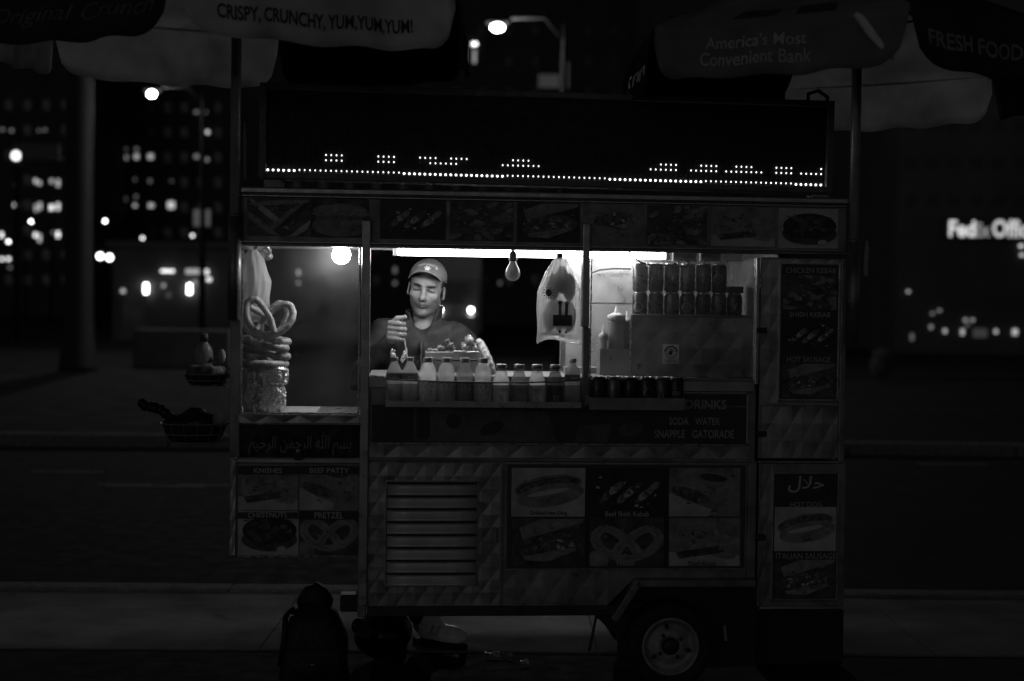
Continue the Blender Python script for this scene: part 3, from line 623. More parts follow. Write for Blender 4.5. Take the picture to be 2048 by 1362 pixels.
# ================================================================ PARASOLS
def fabric(name, c, tl=.35): return MT(name, c, tl, 0., var=.2, scale=6, bump=.6, bscale=6)
F_WHITE, F_DARK, F_MID, F_BACK = fabric('pale_canvas', .8, .4), fabric('dark_canvas', .06, .3), fabric('grey_canvas', .26, .35), fabric('back_canvas', .78, .68)
def umbrella(label, px, wz, Rr, zb, drop, rise, rot, cols, texts, ztop_tube, zsock, tiltx=0., tilty=0., ry=1.0, cx=0.):
    u, _ = cart(px, 300, wz); b = world(u, wz, 0)
    t = thing('parasol', label, 'parasol', b, 0)
    V = []
    for k in range(6):
        a = R(-90 + rot + 60 * k); x, y = Rr * math.cos(a), Rr * ry * math.sin(a)
        V.append(Vector((x + cx, y, zb + drop + x * math.tan(tiltx) + y * math.tan(tilty))))
    apex = Vector((cx, 0, zb + drop + rise))
    for k in range(6):
        A, B = V[k], V[(k + 1) % 6]; sag = .03
        def top(a, b_):
            p = A.lerp(B, a); p = p.lerp(apex, b_); s_ = sag * math.sin(math.pi * a) * (1 - b_) * math.sin(math.pi * min(1, b_ * 1.0 + .15)); return (p.x, p.y, p.z - s_)
        tp = MB().grid(top, 9, 8).build('canopy_panel', cols[k][0], t, smooth=True, solid=.002)
        ex = (B - A).normalized(); ln = (B - A).length; nrm = Vector((ex.y, -ex.x, 0)).normalized()
        rnd = random.Random(k + px)
        def val(a, b_):
            cr = .10                        # the hem's corners are rounded
            e = min(a, 1 - a) * ln; dd = drop
            if e < cr: dd = drop * (.35 + .65 * math.sqrt(max(0, 1 - (1 - e / cr) ** 2)))
            p = A.lerp(B, a); q = p + Vector((0, 0, -dd * (1 - b_))) + nrm * (.02 * (1 - b_) + .012 * math.sin(a * 9 + k) * (1 - b_)) + Vector((0, 0, -.012 * math.sin(math.pi * a) * (1 - b_) + .006 * math.sin(a * 23 + k * 2) * (1 - b_))) + nrm * (.007 * math.sin(a * 31 + 2.2 * k) * (1 - b_) ** 1.5)
            return tuple(q)
        vl = MB().grid(val, 41, 7).build('valance', cols[k][1], t, smooth=True, solid=.002)
        for body, a0, a1, z0, z1, mt_, bold, shear, on_ in [x[1:] for x in texts if x[0] == k]:
            vs, fs = text2d(body, 1, bold, shear); xs_ = [p[0] for p in vs]; ys_ = [p[1] for p in vs]; mnx, mxx, mny, mxy = min(xs_), max(xs_), min(ys_), max(ys_); out = []
            for x, y in vs:
                a = a0 + (a1 - a0) * (x - mnx) / (mxx - mnx); h = z0 + (z1 - z0) * (y - mny) / (mxy - mny)
                if on_ == 'v':
                    q = Vector(val(a, h)) + nrm * .003
                else:
                    q = Vector(top(a, h)) + (apex - A).cross(B - A).normalized() * -.004 if ((apex - A).cross(B - A)).z < 0 else Vector(top(a, h)) + (apex - A).cross(B - A).normalized() * .004
                out.append(tuple(q))
            MB().add(out, fs).build('lettering', mt_, vl if on_ == 'v' else tp)
        MB().tube([A + Vector((0, 0, -.012)), apex + Vector((0, 0, -.03))], .006, 6).build('rib', STEELD, t)
        MB().tube([A.lerp(apex, .5) + Vector((0, 0, -.02)), Vector((0, 0, zb + drop + .08))], .005, 6).build('strut', STEELD, t)
    MB().lathe([(.02, zb + drop + rise + .05), (.02, ztop_tube)][::-1], 16).build('pole', M('pole_metal', .5, .4, .35, var=.2, scale=20), t, smooth=True)
    MB().lathe([(.024, ztop_tube), (.024, ztop_tube + .015)], 16).build('pole_collar', STEELD, t, smooth=True)
    MB().lathe([(.026, zsock), (.026, ztop_tube)], 16).build('pole_socket', STEELD, t, smooth=True)
    return t
black_ink = M('black_ink', .03, .7)
txL = [(0, 'CRISPY, CRUNCHY, YUM,YUM,YUM!', .13, .83, .20, .43, black_ink, .02, 0., 'v'), (5, 'Original Crunch', .17, .93, .22, .50, M('gold_ink', .10, .6, var=.3), .0, .3, 'v')]
uL_ = umbrella('white and dark snack parasol over the left end of the cart', 471, -.035, 1.0, 2.475, .24, .42, 0, [(F_DARK, F_WHITE), (F_MID, F_DARK), (F_MID, F_DARK), (F_BACK, F_BACK), (F_BACK, F_BACK), (F_DARK, F_DARK)], txL, cart(470, 436)[1], cart(470, 640)[1], tilty=.065, tiltx=.0)
pale_ink = M('pale_ink', .42, .7, var=.2)
txR = [(5, "America's Most", .22, .62, .50, .72, pale_ink, .012, 0., 'v'), (5, 'Convenient Bank', .20, .64, .20, .44, pale_ink, .012, 0., 'v'), (0, 'FRESH FOOD', .08, .62, .34, .62, M('dim_ink', .25, .7, var=.3), .02, 0., 'v'), (4, 'Sm', .2, .8, .3, .6, pale_ink, .01, 0., 'v'),
       (5, '\u25a0', .30, .47, .03, .16, black_ink, 0., 0., 't'), (5, '\u25a0', .56, .73, .05, .18, black_ink, 0., 0., 't'), (5, 'TD', .335, .435, .06, .125, pale_ink, .01, 0., 't')]
uR_ = umbrella('dark bank parasol over the right end of the cart', 1711, -.035, .93, 2.385, .20, .42, 2, [(F_DARK, F_DARK), (F_MID, F_MID), (F_BACK, F_BACK), (F_DARK, F_DARK), (F_DARK, F_DARK), (F_MID, F_MID)], txR, cart(1711, 487)[1], cart(1711, 685)[1], cx=-.08)
pf = [at(x, y, 4.86) for x, y in ((1711, 26), (1722, 34), (1742, 62), (1766, 92), (1788, 116))]; pb = uR_.location; mb = MB()
mb.grid(lambda a, b: tuple(pf[round(b * 4)] - pb + Vector(((a - .5) * .034 * math.sin(math.pi * (.12 + .86 * b)), .02 * abs(a - .5), .012 * (a - .5)))), 4, 5); mb.build('corner_fold', MT('white_lining', .9, .3, 0.), uR_, smooth=True, solid=.002)
# strips of pale cloth tied to the poles
for t, px, py0, py1, wd, sg in ((uL_, 489, 243, 362, .014, 1), (uR_, 1731, 480, 552, .018, 1)):
    a, b = cart(px, py0, .0), cart(px + 2, py1, .0); pb = t.location
    uu = (pb - CO).dot(CU); mb = MB()
    mb.grid(lambda s_, r_: (a[0] - uu + (s_ - .5) * wd * (.3 + .7 * min(1, 3 * (1 - r_))), .03 + .006 * math.sin(6 * r_), b[1] + (a[1] - b[1]) * r_), 4, 9); mb.build('tie_strap', M('pale_cloth', .35, .8), t, smooth=True, solid=.002)

# ================================================================ LAMPS IN THE CART
TW = .30; tuA, tuB = cart(786, 500, TW)[0], cart(1337, 512, TW)[0]; zt0 = cart(1050, 514.5, TW)[1]
tl = thing('fluorescent_light', 'glowing fluorescent strip light under the cart roof', 'strip light', world((tuA + tuB) / 2, TW, zt0), TH); hl = (tuB - tuA) / 2
MB().box(-hl + .018, hl - .018, -.03, .03, .0, .03).build('diffuser', ME('tube_glow', 21), tl, bevel=.008)
for s_ in (-1, 1):
    x = s_ * (hl - .009); MB().box(x - .009, x + .009, -.032, .032, -.002, .032).build('end_cap', M('white_plastic', .7, .4), tl, bevel=.003)
MB().box(-hl, hl, -.036, .036, .034, .048).build('housing', M('white_enamel', .7, .4), tl, bevel=.003)
GLB = MG('bulb_glass', tint=.75, ior=1.5, haze=.25)
def bulb_prof(r_): return [(.0135, .0), (.0135, -.008), (.016, -.016), (.024, -.032), (.0295, -.046), (r_, -.058), (.0295, -.070), (.024, -.081), (.014, -.089), (.004, -.092)]
bu, bz = cart(1026, 503, .12)
hb_ = thing('hanging_bulb', 'unlit frosted light bulb hanging in the serving window', 'light bulb', world(bu, .12, bz), TH)
MB().lathe([(.006, .03), (.007, .0), (.013, -.002), (.0155, -.012), (.0155, -.03), (.018, -.032), (.018, -.036), (.0135, -.04)], 18).build('socket', BLACKM, hb_, smooth=True)
MB().lathe([(.013, -.038), (.0135, -.046), (.017, -.055), (.024, -.066), (.0295, -.078), (.0315, -.09), (.0295, -.102), (.024, -.111), (.015, -.118), (.004, -.1205)], 24).build('bulb', MT('frosted_glass', .36, .45, .1, .1), hb_, smooth=True)
MB().tube([(0, 0, .03), (.002, 0, .06), (.001, .01, .09)], .0028, 6).build('cord', MAT['black_cable'], hb_)
ou, oz = cart(683, 487, .085)
ob_ = thing('lit_bulb', 'dazzling lit bulb at the top of the pretzel display cabinet', 'light bulb', world(ou, .085, oz + .02), TH)
MB().lathe([(.014, .03), (.0155, .0), (.0155, -.02), (.0135, -.03)], 16).build('socket', M('white_porcelain', .6, .4), ob_, smooth=True)
MB().sphere((0, 0, -.066), .037, 24, 16).build('bulb', ME('bulb_glow', 85), ob_, smooth=True)

# ================================================================ BOTTLES ON THE SHELF
CAPM, CAPW = M('bottle_cap', .4, .45), M('white_cap', .55, .45)
L_BR, L_MD, L_DK, L_WT = MT('pale_drink', .97, .88, .1, .04, clear=.48, var=.03), MT('mid_drink', .6, .88, .1, .04, clear=.46, var=.04), MT('red_drink', .3, .88, .1, .04, clear=.42, var=.05), MT('water', .75, .6, .1, .06, clear=.3, var=.05)
L_TEA, L_LEM = MT('tea_drink', .26, .88, .1, .04, clear=.45, var=.05), MT('lemonade', .97, .85, .1, .05, clear=.42, var=.03)
CLEARG = MG('clear_glass', tint=.9, ior=1.45, haze=.05)
LAB = {n: MT('label_' + n, c * .42, .55, .05, .3, clear=.06, var=.2, scale=30) for n, c in (('a', .5), ('b', .42), ('c', .25), ('d', .36), ('e', .36), ('f', .3), ('g', .42), ('h', .2), ('w', .5), ('band', .3))}
def wrap_text(body, size, bold, rad, zc, mat, parent, name='lettering', shear=0., ang=0., width=None):
    vs, fs = text2d(body, 1, bold, shear); ys = [p[1] for p in vs]; xs_ = [p[0] for p in vs]; h = max(ys) - min(ys); wd_ = max(xs_) - min(xs_); s_ = size / h; sxx = (width / wd_) if width else s_; my = (max(ys) + min(ys)) / 2; mx_ = (max(xs_) + min(xs_)) / 2; out = []
    for x, y in vs:
        a = (x - mx_) * sxx / rad + ang; out.append((rad * math.sin(a), -rad * math.cos(a), zc + (y - my) * s_))
    return MB().add(out, fs).build(name, mat, parent)
def wrap_poly(poly, rad, mat, parent, name):
    return MB().add([(rad * math.sin(x / rad), -rad * math.cos(x / rad), z) for x, z in poly], [tuple(range(len(poly)))]).build(name, mat, parent)
def sport(px, liq, lab, capc, label):
    u, _ = cart(px, 760, -.065); t = thing('sports_drink_bottle', label, 'bottle', world(u, -.065, BTZ), TH, 'drinks on the bottle shelf'); r_ = .0345
    MB().lathe([(r_ - .004, .0), (r_, .006), (r_, .03), (r_ - .0015, .04), (r_, .05), (r_, .088), (r_ - .003, .094), (r_ - .001, .1), (r_ + .0005, .108)] + [(r_ * math.sqrt(1 - ((q - .108) / .0635) ** 2), q) for q in (.115, .122, .129, .136, .143, .149, .155, .160)] + [(.0182, .166)], 28).build('bottle_body', liq, t, smooth=True)
    MB().lathe([(.0195, .164), (.0198, .166), (.0198, .181), (.0185, .1835)], 28).build('cap', CAPM if capc else CAPW, t, smooth=True)
    MB().lathe([(r_ + .0006, .012), (r_ + .0006, .088)], 28, cap=False).build('label', LAB[lab], t, smooth=True)
    lc = MT('label_white_ink', .85, .6, 0., clear=.3); wrap_text('G', .03, .03, r_ + .0012, .068, lc, t, 'emblem', ang=.28, width=.025)
    wrap_poly([(-.012, .088), (.0, .088), (-.008, .05), (-.02, .02), (-.015, .055), (-.021, .06)], r_ + .0012, lc, t, 'emblem')
    wrap_text('THIRST QUENCHER', .0035, 0, r_ + .0012, .046, lc, t, ang=.25, width=.022); wrap_text('LEMON LIME', .0035, 0, r_ + .0012, .03, lc, t, ang=.25, width=.016)
    return t
def juice(px, liq, lab, full, label):
    u, _ = cart(px, 760, -.065); t = thing('juice_bottle', label, 'bottle', world(u, -.065, BTZ), TH, 'drinks on the bottle shelf'); r_ = .0325
    MB().lathe([(r_ - .003, .0), (r_, .005), (r_, .094), (r_ - .002, .102), (r_ - .006, .112), (.0215, .124), (.0195, full)], 28).build('drink', liq, t, smooth=True)
    MB().lathe([(.0216, .126), (.0192, .138), (.0188, .146)], 28, cap=False).build('bottle_glass', CLEARG, t, smooth=True)
    MB().lathe([(.0195, .144), (.0215, .147), (.0215, .157), (.0195, .16)], 28).build('cap', M('gold_cap', .35, .3, .8), t, smooth=True)
    MB().lathe([(r_ + .0008, .006), (r_ + .0008, .078)], 28, cap=False).build('label', LAB[lab], t, smooth=True)
    wrap_text('Snapple', .014, .012, r_ + .0015, .060, M('label_ink', .02, .5), t, ang=random.uniform(-.15, .15), width=.046, shear=.1); wrap_poly(ell(random.uniform(-.006, .006), .03, .012, .010), r_ + .0014, MT('fruit_print', .6, .6, 0., clear=.2), t, 'emblem')
    wrap_text('LEMON TEA', .004, 0, r_ + .0014, .015, MT('label_white_ink2', .6, .6, 0., clear=.2), t, width=.03)
    return t
def water(px, label):
    u, _ = cart(px, 760, -.065); t = thing('water_bottle', label, 'bottle', world(u, -.065, BTZ), TH, 'drinks on the bottle shelf'); r_ = .0315
    pr = [(r_ - .004, 0), (r_, .006)]
    for k in range(4): pr += [(r_, .012 + .018 * k), (r_ - .002, .02 + .018 * k)]
    pr += [(r_, .09), (r_ - .0005, .12), (r_ - .006, .138), (r_ - .014, .155), (.0135, .165), (.013, .17)]
    MB().lathe(pr, 28).build('bottle_body', L_WT, t, smooth=True)
    MB().lathe([(.0145, .168), (.0148, .17), (.0148, .182), (.0135, .184)], 24).build('cap', CAPW, t, smooth=True)
    MB().lathe([(r_ + .0005, .095), (r_ + .0005, .122)], 28, cap=False).build('label', LAB['band'], t, smooth=True)
    wrap_text('spring', .010, .01, r_ + .001, .108, MT('label_white_ink', .85, .6, 0., clear=.3), t, ang=.1, width=.024, shear=.2)
    MB().lathe([(r_ + .0002, .01), (r_ + .0002, .08)], 28, cap=False).build('bottle_wrap', MT('wet_plastic', .3, .5, .1, .1, clear=.3), t, smooth=True)
    return t
water(788.5, 'leftmost clear water bottle with a dark band label'); water(820, 'clear water bottle beside the leftmost sports drink')
sport(856, L_BR, 'a', 1, 'brightest pale sports drink, first after the two water bottles'); sport(892.5, L_MD, 'b', 1, 'second sports drink bottle from the left, with a lightning bolt label')
sport(929.5, L_DK, 'c', 1, 'darkest of the sports drink bottles, third of four'); sport(966, L_MD, 'd', 1, 'sports drink bottle next to the juice bottles, with a plain label')
juice(1002.5, L_LEM, 'e', .132, 'pale juice bottle beside the sports drinks'); juice(1038.5, L_TEA, 'f', .134, 'brown tea bottle between two pale juice bottles'); juice(1074, L_LEM, 'g', .132, 'brightest pale juice bottle with a round fruit on its label'); juice(1110.5, MT('dark_tea', .13, .85, .1, .05, clear=.35), 'h', .132, 'darkest tea bottle below the hanging bag')
water(1145, 'clear water bottle at the right end of the shelf')

# ================================================================ CANS
def can(u, w, z, body, label, grp, logo=None, rz=0.):
    t = thing('drink_can', label, 'can', world(u, w, z), TH + rz, grp); r_ = .0325
    MB().lathe([(.024, 0), (.030, .005), (r_, .011), (r_, .103), (.030, .112), (.0275, .116)], 26).build('can_body', body, t, smooth=True)
    MB().lathe([(.0275, .115), (.0282, .118), (.0282, .1205), (.0268, .1215), (.026, .118)], 26).build('rim', TRIM, t, smooth=True)
    MB().box(-.006, .006, -.012, .012, .118, .1195).build('pull_tab', TRIM, t)
    if logo == 'wave': wrap_poly([(-.02, .03), (-.008, .06), (.012, .07), (.02, .09), (.0, .085), (-.014, .06)], r_ + .0006, M('can_print', .3, .4), t, 'emblem')
    elif logo == 'oval': wrap_poly(ell(0, .06, .022, .02), r_ + .0006, M('can_print', .3, .4), t, 'emblem')
    elif logo == 'bottle': wrap_poly([(-.012, .012), (.012, .012), (.01, .05), (.004, .085), (-.004, .085), (-.01, .05)], r_ + .0006, M('can_print', .3, .4), t, 'emblem')
    elif logo: wrap_text(logo, .02, .02, r_ + .0006, .055, M('can_print', .3, .4), t, width=.034)
    return t
CANS = [M('can_a', .06, .3, .5), M('can_b', .16, .3, .6), M('can_c', .03, .3, .5), M('can_d', .05, .3, .5), M('can_e', .10, .3, .6), M('can_f', .04, .3, .5)]
fl_ = ['dark can at the left end of the low can shelf', 'grey can second from the left on the low can shelf', 'black can third from the left on the low can shelf', 'dark can with a round emblem on the low can shelf', 'can with a pale bottle shape, second from the right on the low shelf', 'dark lettered can at the right end of the low can shelf']
for k, px in enumerate((1195, 1226.5, 1259, 1291, 1322, 1351)):
    u = cart(px, 790, -.07)[0]; can(u, -.07, CTZ, CANS[k], fl_[k], 'cans on the low shelf', (None, 'wave', None, 'oval', 'bottle', 'up')[k], random.uniform(-.2, .2))
zc = bz1 - .03; u_0 = cart(1280, 600, .24)[0]
names = ['first', 'second', 'third', 'fourth', 'fifth', 'sixth', 'seventh']
for row in range(2):
    for k in range(6 if row else 7):
        can(u_0 + .0672 * k, .24, zc + .1222 * row, CANS[(k * 2 + row) % 6], f'{names[k]} can from the left in the {"upper" if row else "lower"} row behind the sticker window', 'cans stacked on the grill housing', ('oval', None, 'wave')[(k + row) % 3], random.uniform(-.5, .5))
bxu = u_0 + .0672 * 6
tag(MB().box(-.03, .03, -.03, .03, 0, .028).build('small_carton', M('carton', .06, .7), None, bevel=.002, loc=world(bxu, .24, zc + .1222), rot=(0, 0, TH + .1)), 'small dark carton standing on the last can of the lower row', 'carton')

# ================================================================ SQUEEZE BOTTLES AND CADDY
u0, z0, u1, z1 = rect(1199, 698, 1263, 748, .16); zcnt = zs
cdy = thing('condiment_caddy', 'open steel condiment caddy holding the squeeze bottles', 'caddy', world((u0 + u1) / 2, .22, zcnt), TH); hw = (u1 - u0) / 2 - .003; hh = z1 - zcnt
for nm, b in (('front_wall', (-hw, hw, -.05, -.046, .0, hh)), ('rear_wall', (-hw, hw, .046, .05, .0, hh)), ('side_wall', (-hw, -hw + .004, -.046, .046, 0, hh)), ('side_wall', (hw - .004, hw, -.046, .046, 0, hh)), ('floor', (-hw + .004, hw - .004, -.046, .046, .0, .004))):
    MB().box(*b).build(nm, INNER, cdy)
def squeeze(px, ytop, rad, w, mat, label):
    u, zt_ = cart(px, ytop, w); base = zcnt + .006; H = zt_ - base
    t = thing('squeeze_bottle', label, 'squeeze bottle', world(u, w, base), TH, 'sauce bottles in the caddy')
    MB().lathe([(rad * .95, 0), (rad, .006), (rad, H - .07), (rad * .97, H - .06)], 24).build('bottle_body', mat, t, smooth=True)
    MB().lathe([(rad + .002, H - .062), (rad + .002, H - .04), (rad * .6, H - .032), (rad * .25, H - .026), (.0035, H)], 24).build('nozzle_cap', M('cap_white_plastic', .6, .45), t, smooth=True); return t
squeeze(1207, 650, .017, .19, MT('white_sauce', .65, .4, .06), 'small white squeeze bottle at the left of the caddy')
squeeze(1233, 612, .037, .215, MT('mustard', .42, .4, .06), 'tall squeeze bottle with a pointed nozzle in the caddy')
squeeze(1254, 622, .020, .25, MT('ketchup', .30, .4, .06), 'dull squeeze bottle against the grill housing')
a = rect(1130, 735, 1212, 752, .3)
tag(MB().box(0, a[2] - a[0], 0, .06, 0, .028).build('steel_tray', M('tray_dull', .3, .6, .3), None, bevel=.003, loc=world(a[0], .3, zcnt), rot=(0, 0, TH)), 'shallow steel tray on the counter left of the caddy', 'tray')

# ================================================================ FOOD ON THE COUNTER
wb = .30; u0, z0, u1, z1 = rect(852, 704, 961, 748, wb)
gb = thing('griddle_box', 'steel griddle box in front of the vendor', 'griddle', world((u0 + u1) / 2, wb + .1, zcnt), TH); hw = (u1 - u0) / 2; hh = z1 - zcnt
MB().box(-hw, hw, -.1, .1, .0, hh - .035).build('base', STEELD, gb, bevel=.003); MB().box(-hw - .002, hw + .002, -.104, .1, hh - .033, hh).build('top_plate', INNER, gb, bevel=.004)
MB().tube([(-hw + .003, -.106, hh - .02), (-hw + .004, -.112, hh - .04), (-hw + .002, -.106, hh - .06)], .003, 6).build('latch_wire', TRIM, gb)
topz = zcnt + hh
MEAT = M('grilled_meat', .14, .35, var=.6, scale=60, bump=.8, bscale=90, coat=.3); BUN = M('bun_crust', .38, .5, var=.15, scale=20); SAUS = M('sausage', .33, .22, var=.2, scale=40, coat=.6); FOIL = M('foil', .75, .3, .75, var=.15, scale=30, bump=1., bscale=55)
def lump(name, pts, rad, mat, label, cat, grp=None, n=14, jit=.12, sub=10):
    P = [Vector(p) for p in pts]; path = []
    for i in range(len(P) - 1):
        for k in range(sub): path.append(P[i].lerp(P[i + 1], k / sub))
    path.append(P[-1]); c = sum(path, Vector()) / len(path); rs = []; rn = random.Random(len(label))
    for i in range(len(path)):
        e = i / (len(path) - 1); rs.append(max(.0015, rad * (1 - abs(2 * e - 1) ** 6) ** .5 * (1 + jit * rn.uniform(-1, 1))))
    o = MB().tube([p - c for p in path], rs, n).build(name, mat, None, smooth=True, loc=c); return tag(o, label, cat, grp)
def cp(px, py, w): u, z = cart(px, py, w); return world(u, w, z)
lump('meat_skewer', [cp(853, 701, .34), cp(877, 702.5, .34)], .012, MEAT, 'leftmost grilled meat skewer lying on the griddle', 'meat', 'food on the griddle', jit=.25)
lump('meat_skewer', [cp(872, 696, .37), cp(893, 699, .37)], .015, MEAT, 'thick grilled meat skewer in the middle of the griddle', 'meat', 'food on the griddle', jit=.25)
lump('meat_skewer', [cp(892, 679, .36), cp(900, 690, .36), cp(908, 702, .36)], .014, MEAT, 'upright charred meat piece beside the napkin', 'meat', 'food on the griddle', jit=.4)
o = MB().grid(lambda a, b: ((a - .5) * .055, (b - .5) * .1, .003 * math.sin(a * 9) * math.sin(b * 7) + .002), 8, 8).build('napkin', M('napkin_paper', .75, .9), None, smooth=True, solid=.001, loc=world(cart(919, 703, .34)[0], .33, topz + .001), rot=(0, 0, TH)); tag(o, 'white paper napkin on the griddle', 'napkin')
for (x, y, r_, lb) in ((931, 694.5, .0155, 'sausage at the lower left of the small pile'), (953, 697, .0155, 'sausage at the lower right of the small pile'), (940.5, 682, .019, 'fat sausage on top of the small pile')):
    c0 = cp(x, y, .27); c1 = cp(x - 5, y - 5, .40); lump('sausage', [c0, c1], r_, SAUS, lb, 'sausage', 'sausages piled on the griddle', jit=.02, n=18)
lump('long_roll', [cp(955, 679, .24), cp(962, 690, .22), cp(975, 716, .17), cp(988, 750, .12)], .0185, M('foil_wrapped_roll', .34, .4, .4, var=.3, scale=60, bump=.8, bscale=70), 'long foil-wrapped roll leaning on the griddle', 'roll', jit=.08, n=16)

# ================================================================ BAGS
def bag(name, label, px0, px1, pyt, pyb, w, depth, mat, neck=.12, spread=1., seed=1):
    uc, ztop = cart((px0 + px1) / 2, pyt, w); zb_ = cart((px0 + px1) / 2, pyb, w)[1]; hw = (cart(px1, pyb, w)[0] - cart(px0, pyb, w)[0]) / 2; H = ztop - zb_
    t = thing(name, label, 'bag', world(uc, w, zb_), TH)
    def fn(a, b):
        g = 2 * math.pi * a; pr = (neck + (1 - neck) * min(1, ((1 - b) / .42)) ** .75) * (1 + .05 * math.sin(3 * b + seed)) if b > .02 else 1.0
        fl_b = min(1, b / .06); cr = 1 + .05 * math.sin(g * 9 + b * 5 + seed) * (.4 + b) + .025 * math.sin(g * 17 - b * 9)
        x = hw * pr * math.cos(g) * cr; y = depth * pr * math.sin(g) * cr * (.12 + .88 * fl_b)
        z = H * b + .006 * math.sin(3 * g + seed) * (1 - b) + (.012 * math.cos(g) ** 2 if b < .05 else 0) * -1
        mn = mnoise.noise(Vector((x * 22, y * 22, z * 9 + seed))) * .006
        return (x + mn, y + mn, z)
    MB().grid(fn, 64, 34, wrap=True).build('bag_film', mat, t, smooth=True); return t, hw, H, depth
FILM = MT('plastic_film', .8, .55, .12, .18, clear=.6, var=.06, bump=.8, bscale=24)
t, hw, H, dp_ = bag('bun_bag', 'clear plastic bag of buns hanging in the serving window', 1077, 1162, 512, 680, .06, .05, FILM, .16, seed=2)
MB().lathe([(.012, H + .012), (.014, H - .0), (.010, H - .012)], 12).build('bag_clip', BLACKM, t, smooth=True)
BUNB = M('bun_in_bag', .12, .6, var=.2)
for x, z, rx, rz_ in ((-.024, .215, .029, .058), (.010, .245, .029, .058), (.042, .215, .027, .058), (-.036, .095, .029, .062), (.003, .10, .029, .066), (.044, .095, .028, .062)):
    MB().sphere((x, .012, z), (rx, .024, rz_), 14, 10).build('bun', BUNB, t, smooth=True)
INK = MT('bag_ink', .03, .3, 0., clear=.25)
mb = MB(); k_ = -.056
mb.prism(ell(-.048, H * .56, .013, .016, 0, 18), k_ + .012, k_ + .013)
for g in range(0, 360, 30): mb.prism(ell(-.048 + .019 * math.cos(R(g)), H * .56 + .022 * math.sin(R(g)), .005, .002, R(g), 8), k_ + .012, k_ + .013)
mb.build('bag_emblem', INK, t); mb = MB()
mb.box(-.03, .046, k_, k_ + .001, H * .17, H * .30); mb.box(-.008, .004, k_, k_ + .001, H * .30, H * .44); mb.box(.018, .030, k_, k_ + .001, H * .30, H * .44)
for x in (-.002, .024): mb.prism(ell(x, H * .44, .009, .009, 0, 14), k_, k_ + .001); mb.prism(ell(x, H * .10, .006, .006, 0, 14), k_, k_ + .001)
mb.build('bag_print', INK, t)
t2, hw, H, _ = bag('white_bag', 'pale plastic bag hanging above the pretzels', 472, 541, 500, 645, .24, .06, MT('milky_film', .75, .5, .1, .25, clear=.15, bump=.3, bscale=22), .22, seed=5)
MB().grid(lambda a, b: ((.02 + .035 * b) * math.cos(6.28 * a) * (1 + .3 * math.sin(a * 40)), (.02 + .03 * b) * math.sin(6.28 * a) * (1 + .3 * math.sin(a * 31)), H + .03 * b * (1 + .3 * math.sin(a * 25))), 50, 5, wrap=True).build('bag_frill', FILM, t2, smooth=True)
cl = thing('plastic_wrap', 'crumpled clear plastic at the top of the pretzel cabinet', 'plastic wrap', world(cart(536, 508, .12)[0], .12, cart(536, 508, .12)[1]), TH)
mb = MB(); mb.sphere((0, 0, 0), (.022, .018, .024), 22, 14); mb.v = [tuple(Vector(v) * (1 + .55 * mnoise.noise(Vector(v) * 60))) for v in mb.v]; mb.build('crumple', MT('shiny_film', .5, .4, .2, .06, clear=.5), cl)
MB().tube([(0, 0, .02), (.004, .0, .05)], .004, 6).build('twist', MAT['shiny_film'], cl)

# ================================================================ PRETZELS
PRZ = M('pretzel_crust', .46, .42, var=.3, scale=28, bump=.5, bscale=120, coat=.2)
PRP = [(.42, -.80), (.24, -.38), (-.02, -.02), (-.34, .34), (-.72, .52), (-1.0, .22), (-.92, -.28), (-.52, -.72), (0, -.90), (.52, -.72), (.92, -.28), (1.0, .22), (.72, .52), (.34, .34), (.02, -.02), (-.24, -.38), (-.42, -.80)]
PRY = [-.26, -.2, -.12, -.02, 0, 0, 0, 0, 0, 0, 0, 0, 0, .02, .10, .0, -.24]
def pretzel_path(size, seed=0):
    P_ = [Vector((x, y, z)) for (x, z), y in zip(PRP, PRY)]; out = []; rn = random.Random(seed); P_ = [p + Vector((rn.uniform(-.05, .05), rn.uniform(-.02, .02), rn.uniform(-.05, .05))) for p in P_]
    for i in range(len(P_) - 1):
        a, b, c, d = P_[max(i - 1, 0)], P_[i], P_[i + 1], P_[min(i + 2, len(P_) - 1)]
        for k in range(6):
            t_ = k / 6; out.append(.5 * ((2 * b) + (c - a) * t_ + (2 * a - 5 * b + 4 * c - d) * t_ ** 2 + (3 * b - a - 3 * c + d) * t_ ** 3) * size)
    return out + [P_[-1] * size]
def pretzel(px, py, w, size, rot, label, thick=.0145, seed=0):
    u, z = cart(px, py, w); pts = pretzel_path(size, seed); n = len(pts); rn = random.Random(seed)
    rs = [thick * (.72 + .36 * math.sin(math.pi * k / (n - 1)) + .05 * math.sin(k * 1.7 + seed)) for k in range(n)]
    o = MB().tube(pts, rs, 12).build('pretzel', PRZ, None, smooth=True, loc=world(u, w, z), rot=rot)
    salt = MB()
    for k in range(46):
        i = rn.randrange(6, n - 6); a_ = rn.uniform(-2.6, .2); p = pts[i] + Vector((math.cos(a_) * .0, -rs[i] * .8, rs[i] * .75)); salt.box(p.x - .0016, p.x + .0016, p.y - .0016, p.y + .0016, p.z - .0014, p.z + .0014)
    struct(salt.build('salt', M('coarse_salt', .7, .4), o), 'stuff')
    return tag(o, label, 'pretzel', 'pretzels in the display cabinet')
pretzel(538, 628, .11, .094, (R(-8), R(9), TH), 'big upright pretzel in front on top of the pile', .0150, 1)
pretzel(531, 634, .165, .088, (R(6), R(-8), TH + .1), 'big upright pretzel behind the front one', .0140, 2)
for k, nm in enumerate(('topmost', 'second', 'third', 'lowest')):
    pretzel(530 - k, 681 + 15.2 * k, .15, .088, (R(90 + (2, -2, 1, -1)[k]), R((2, -1, 1, 0)[k]), TH + (.3, -.2, .15, 3.0)[k]), f'{nm} of the flat pretzels stacked on the foil parcels', .0142, 3 + k)
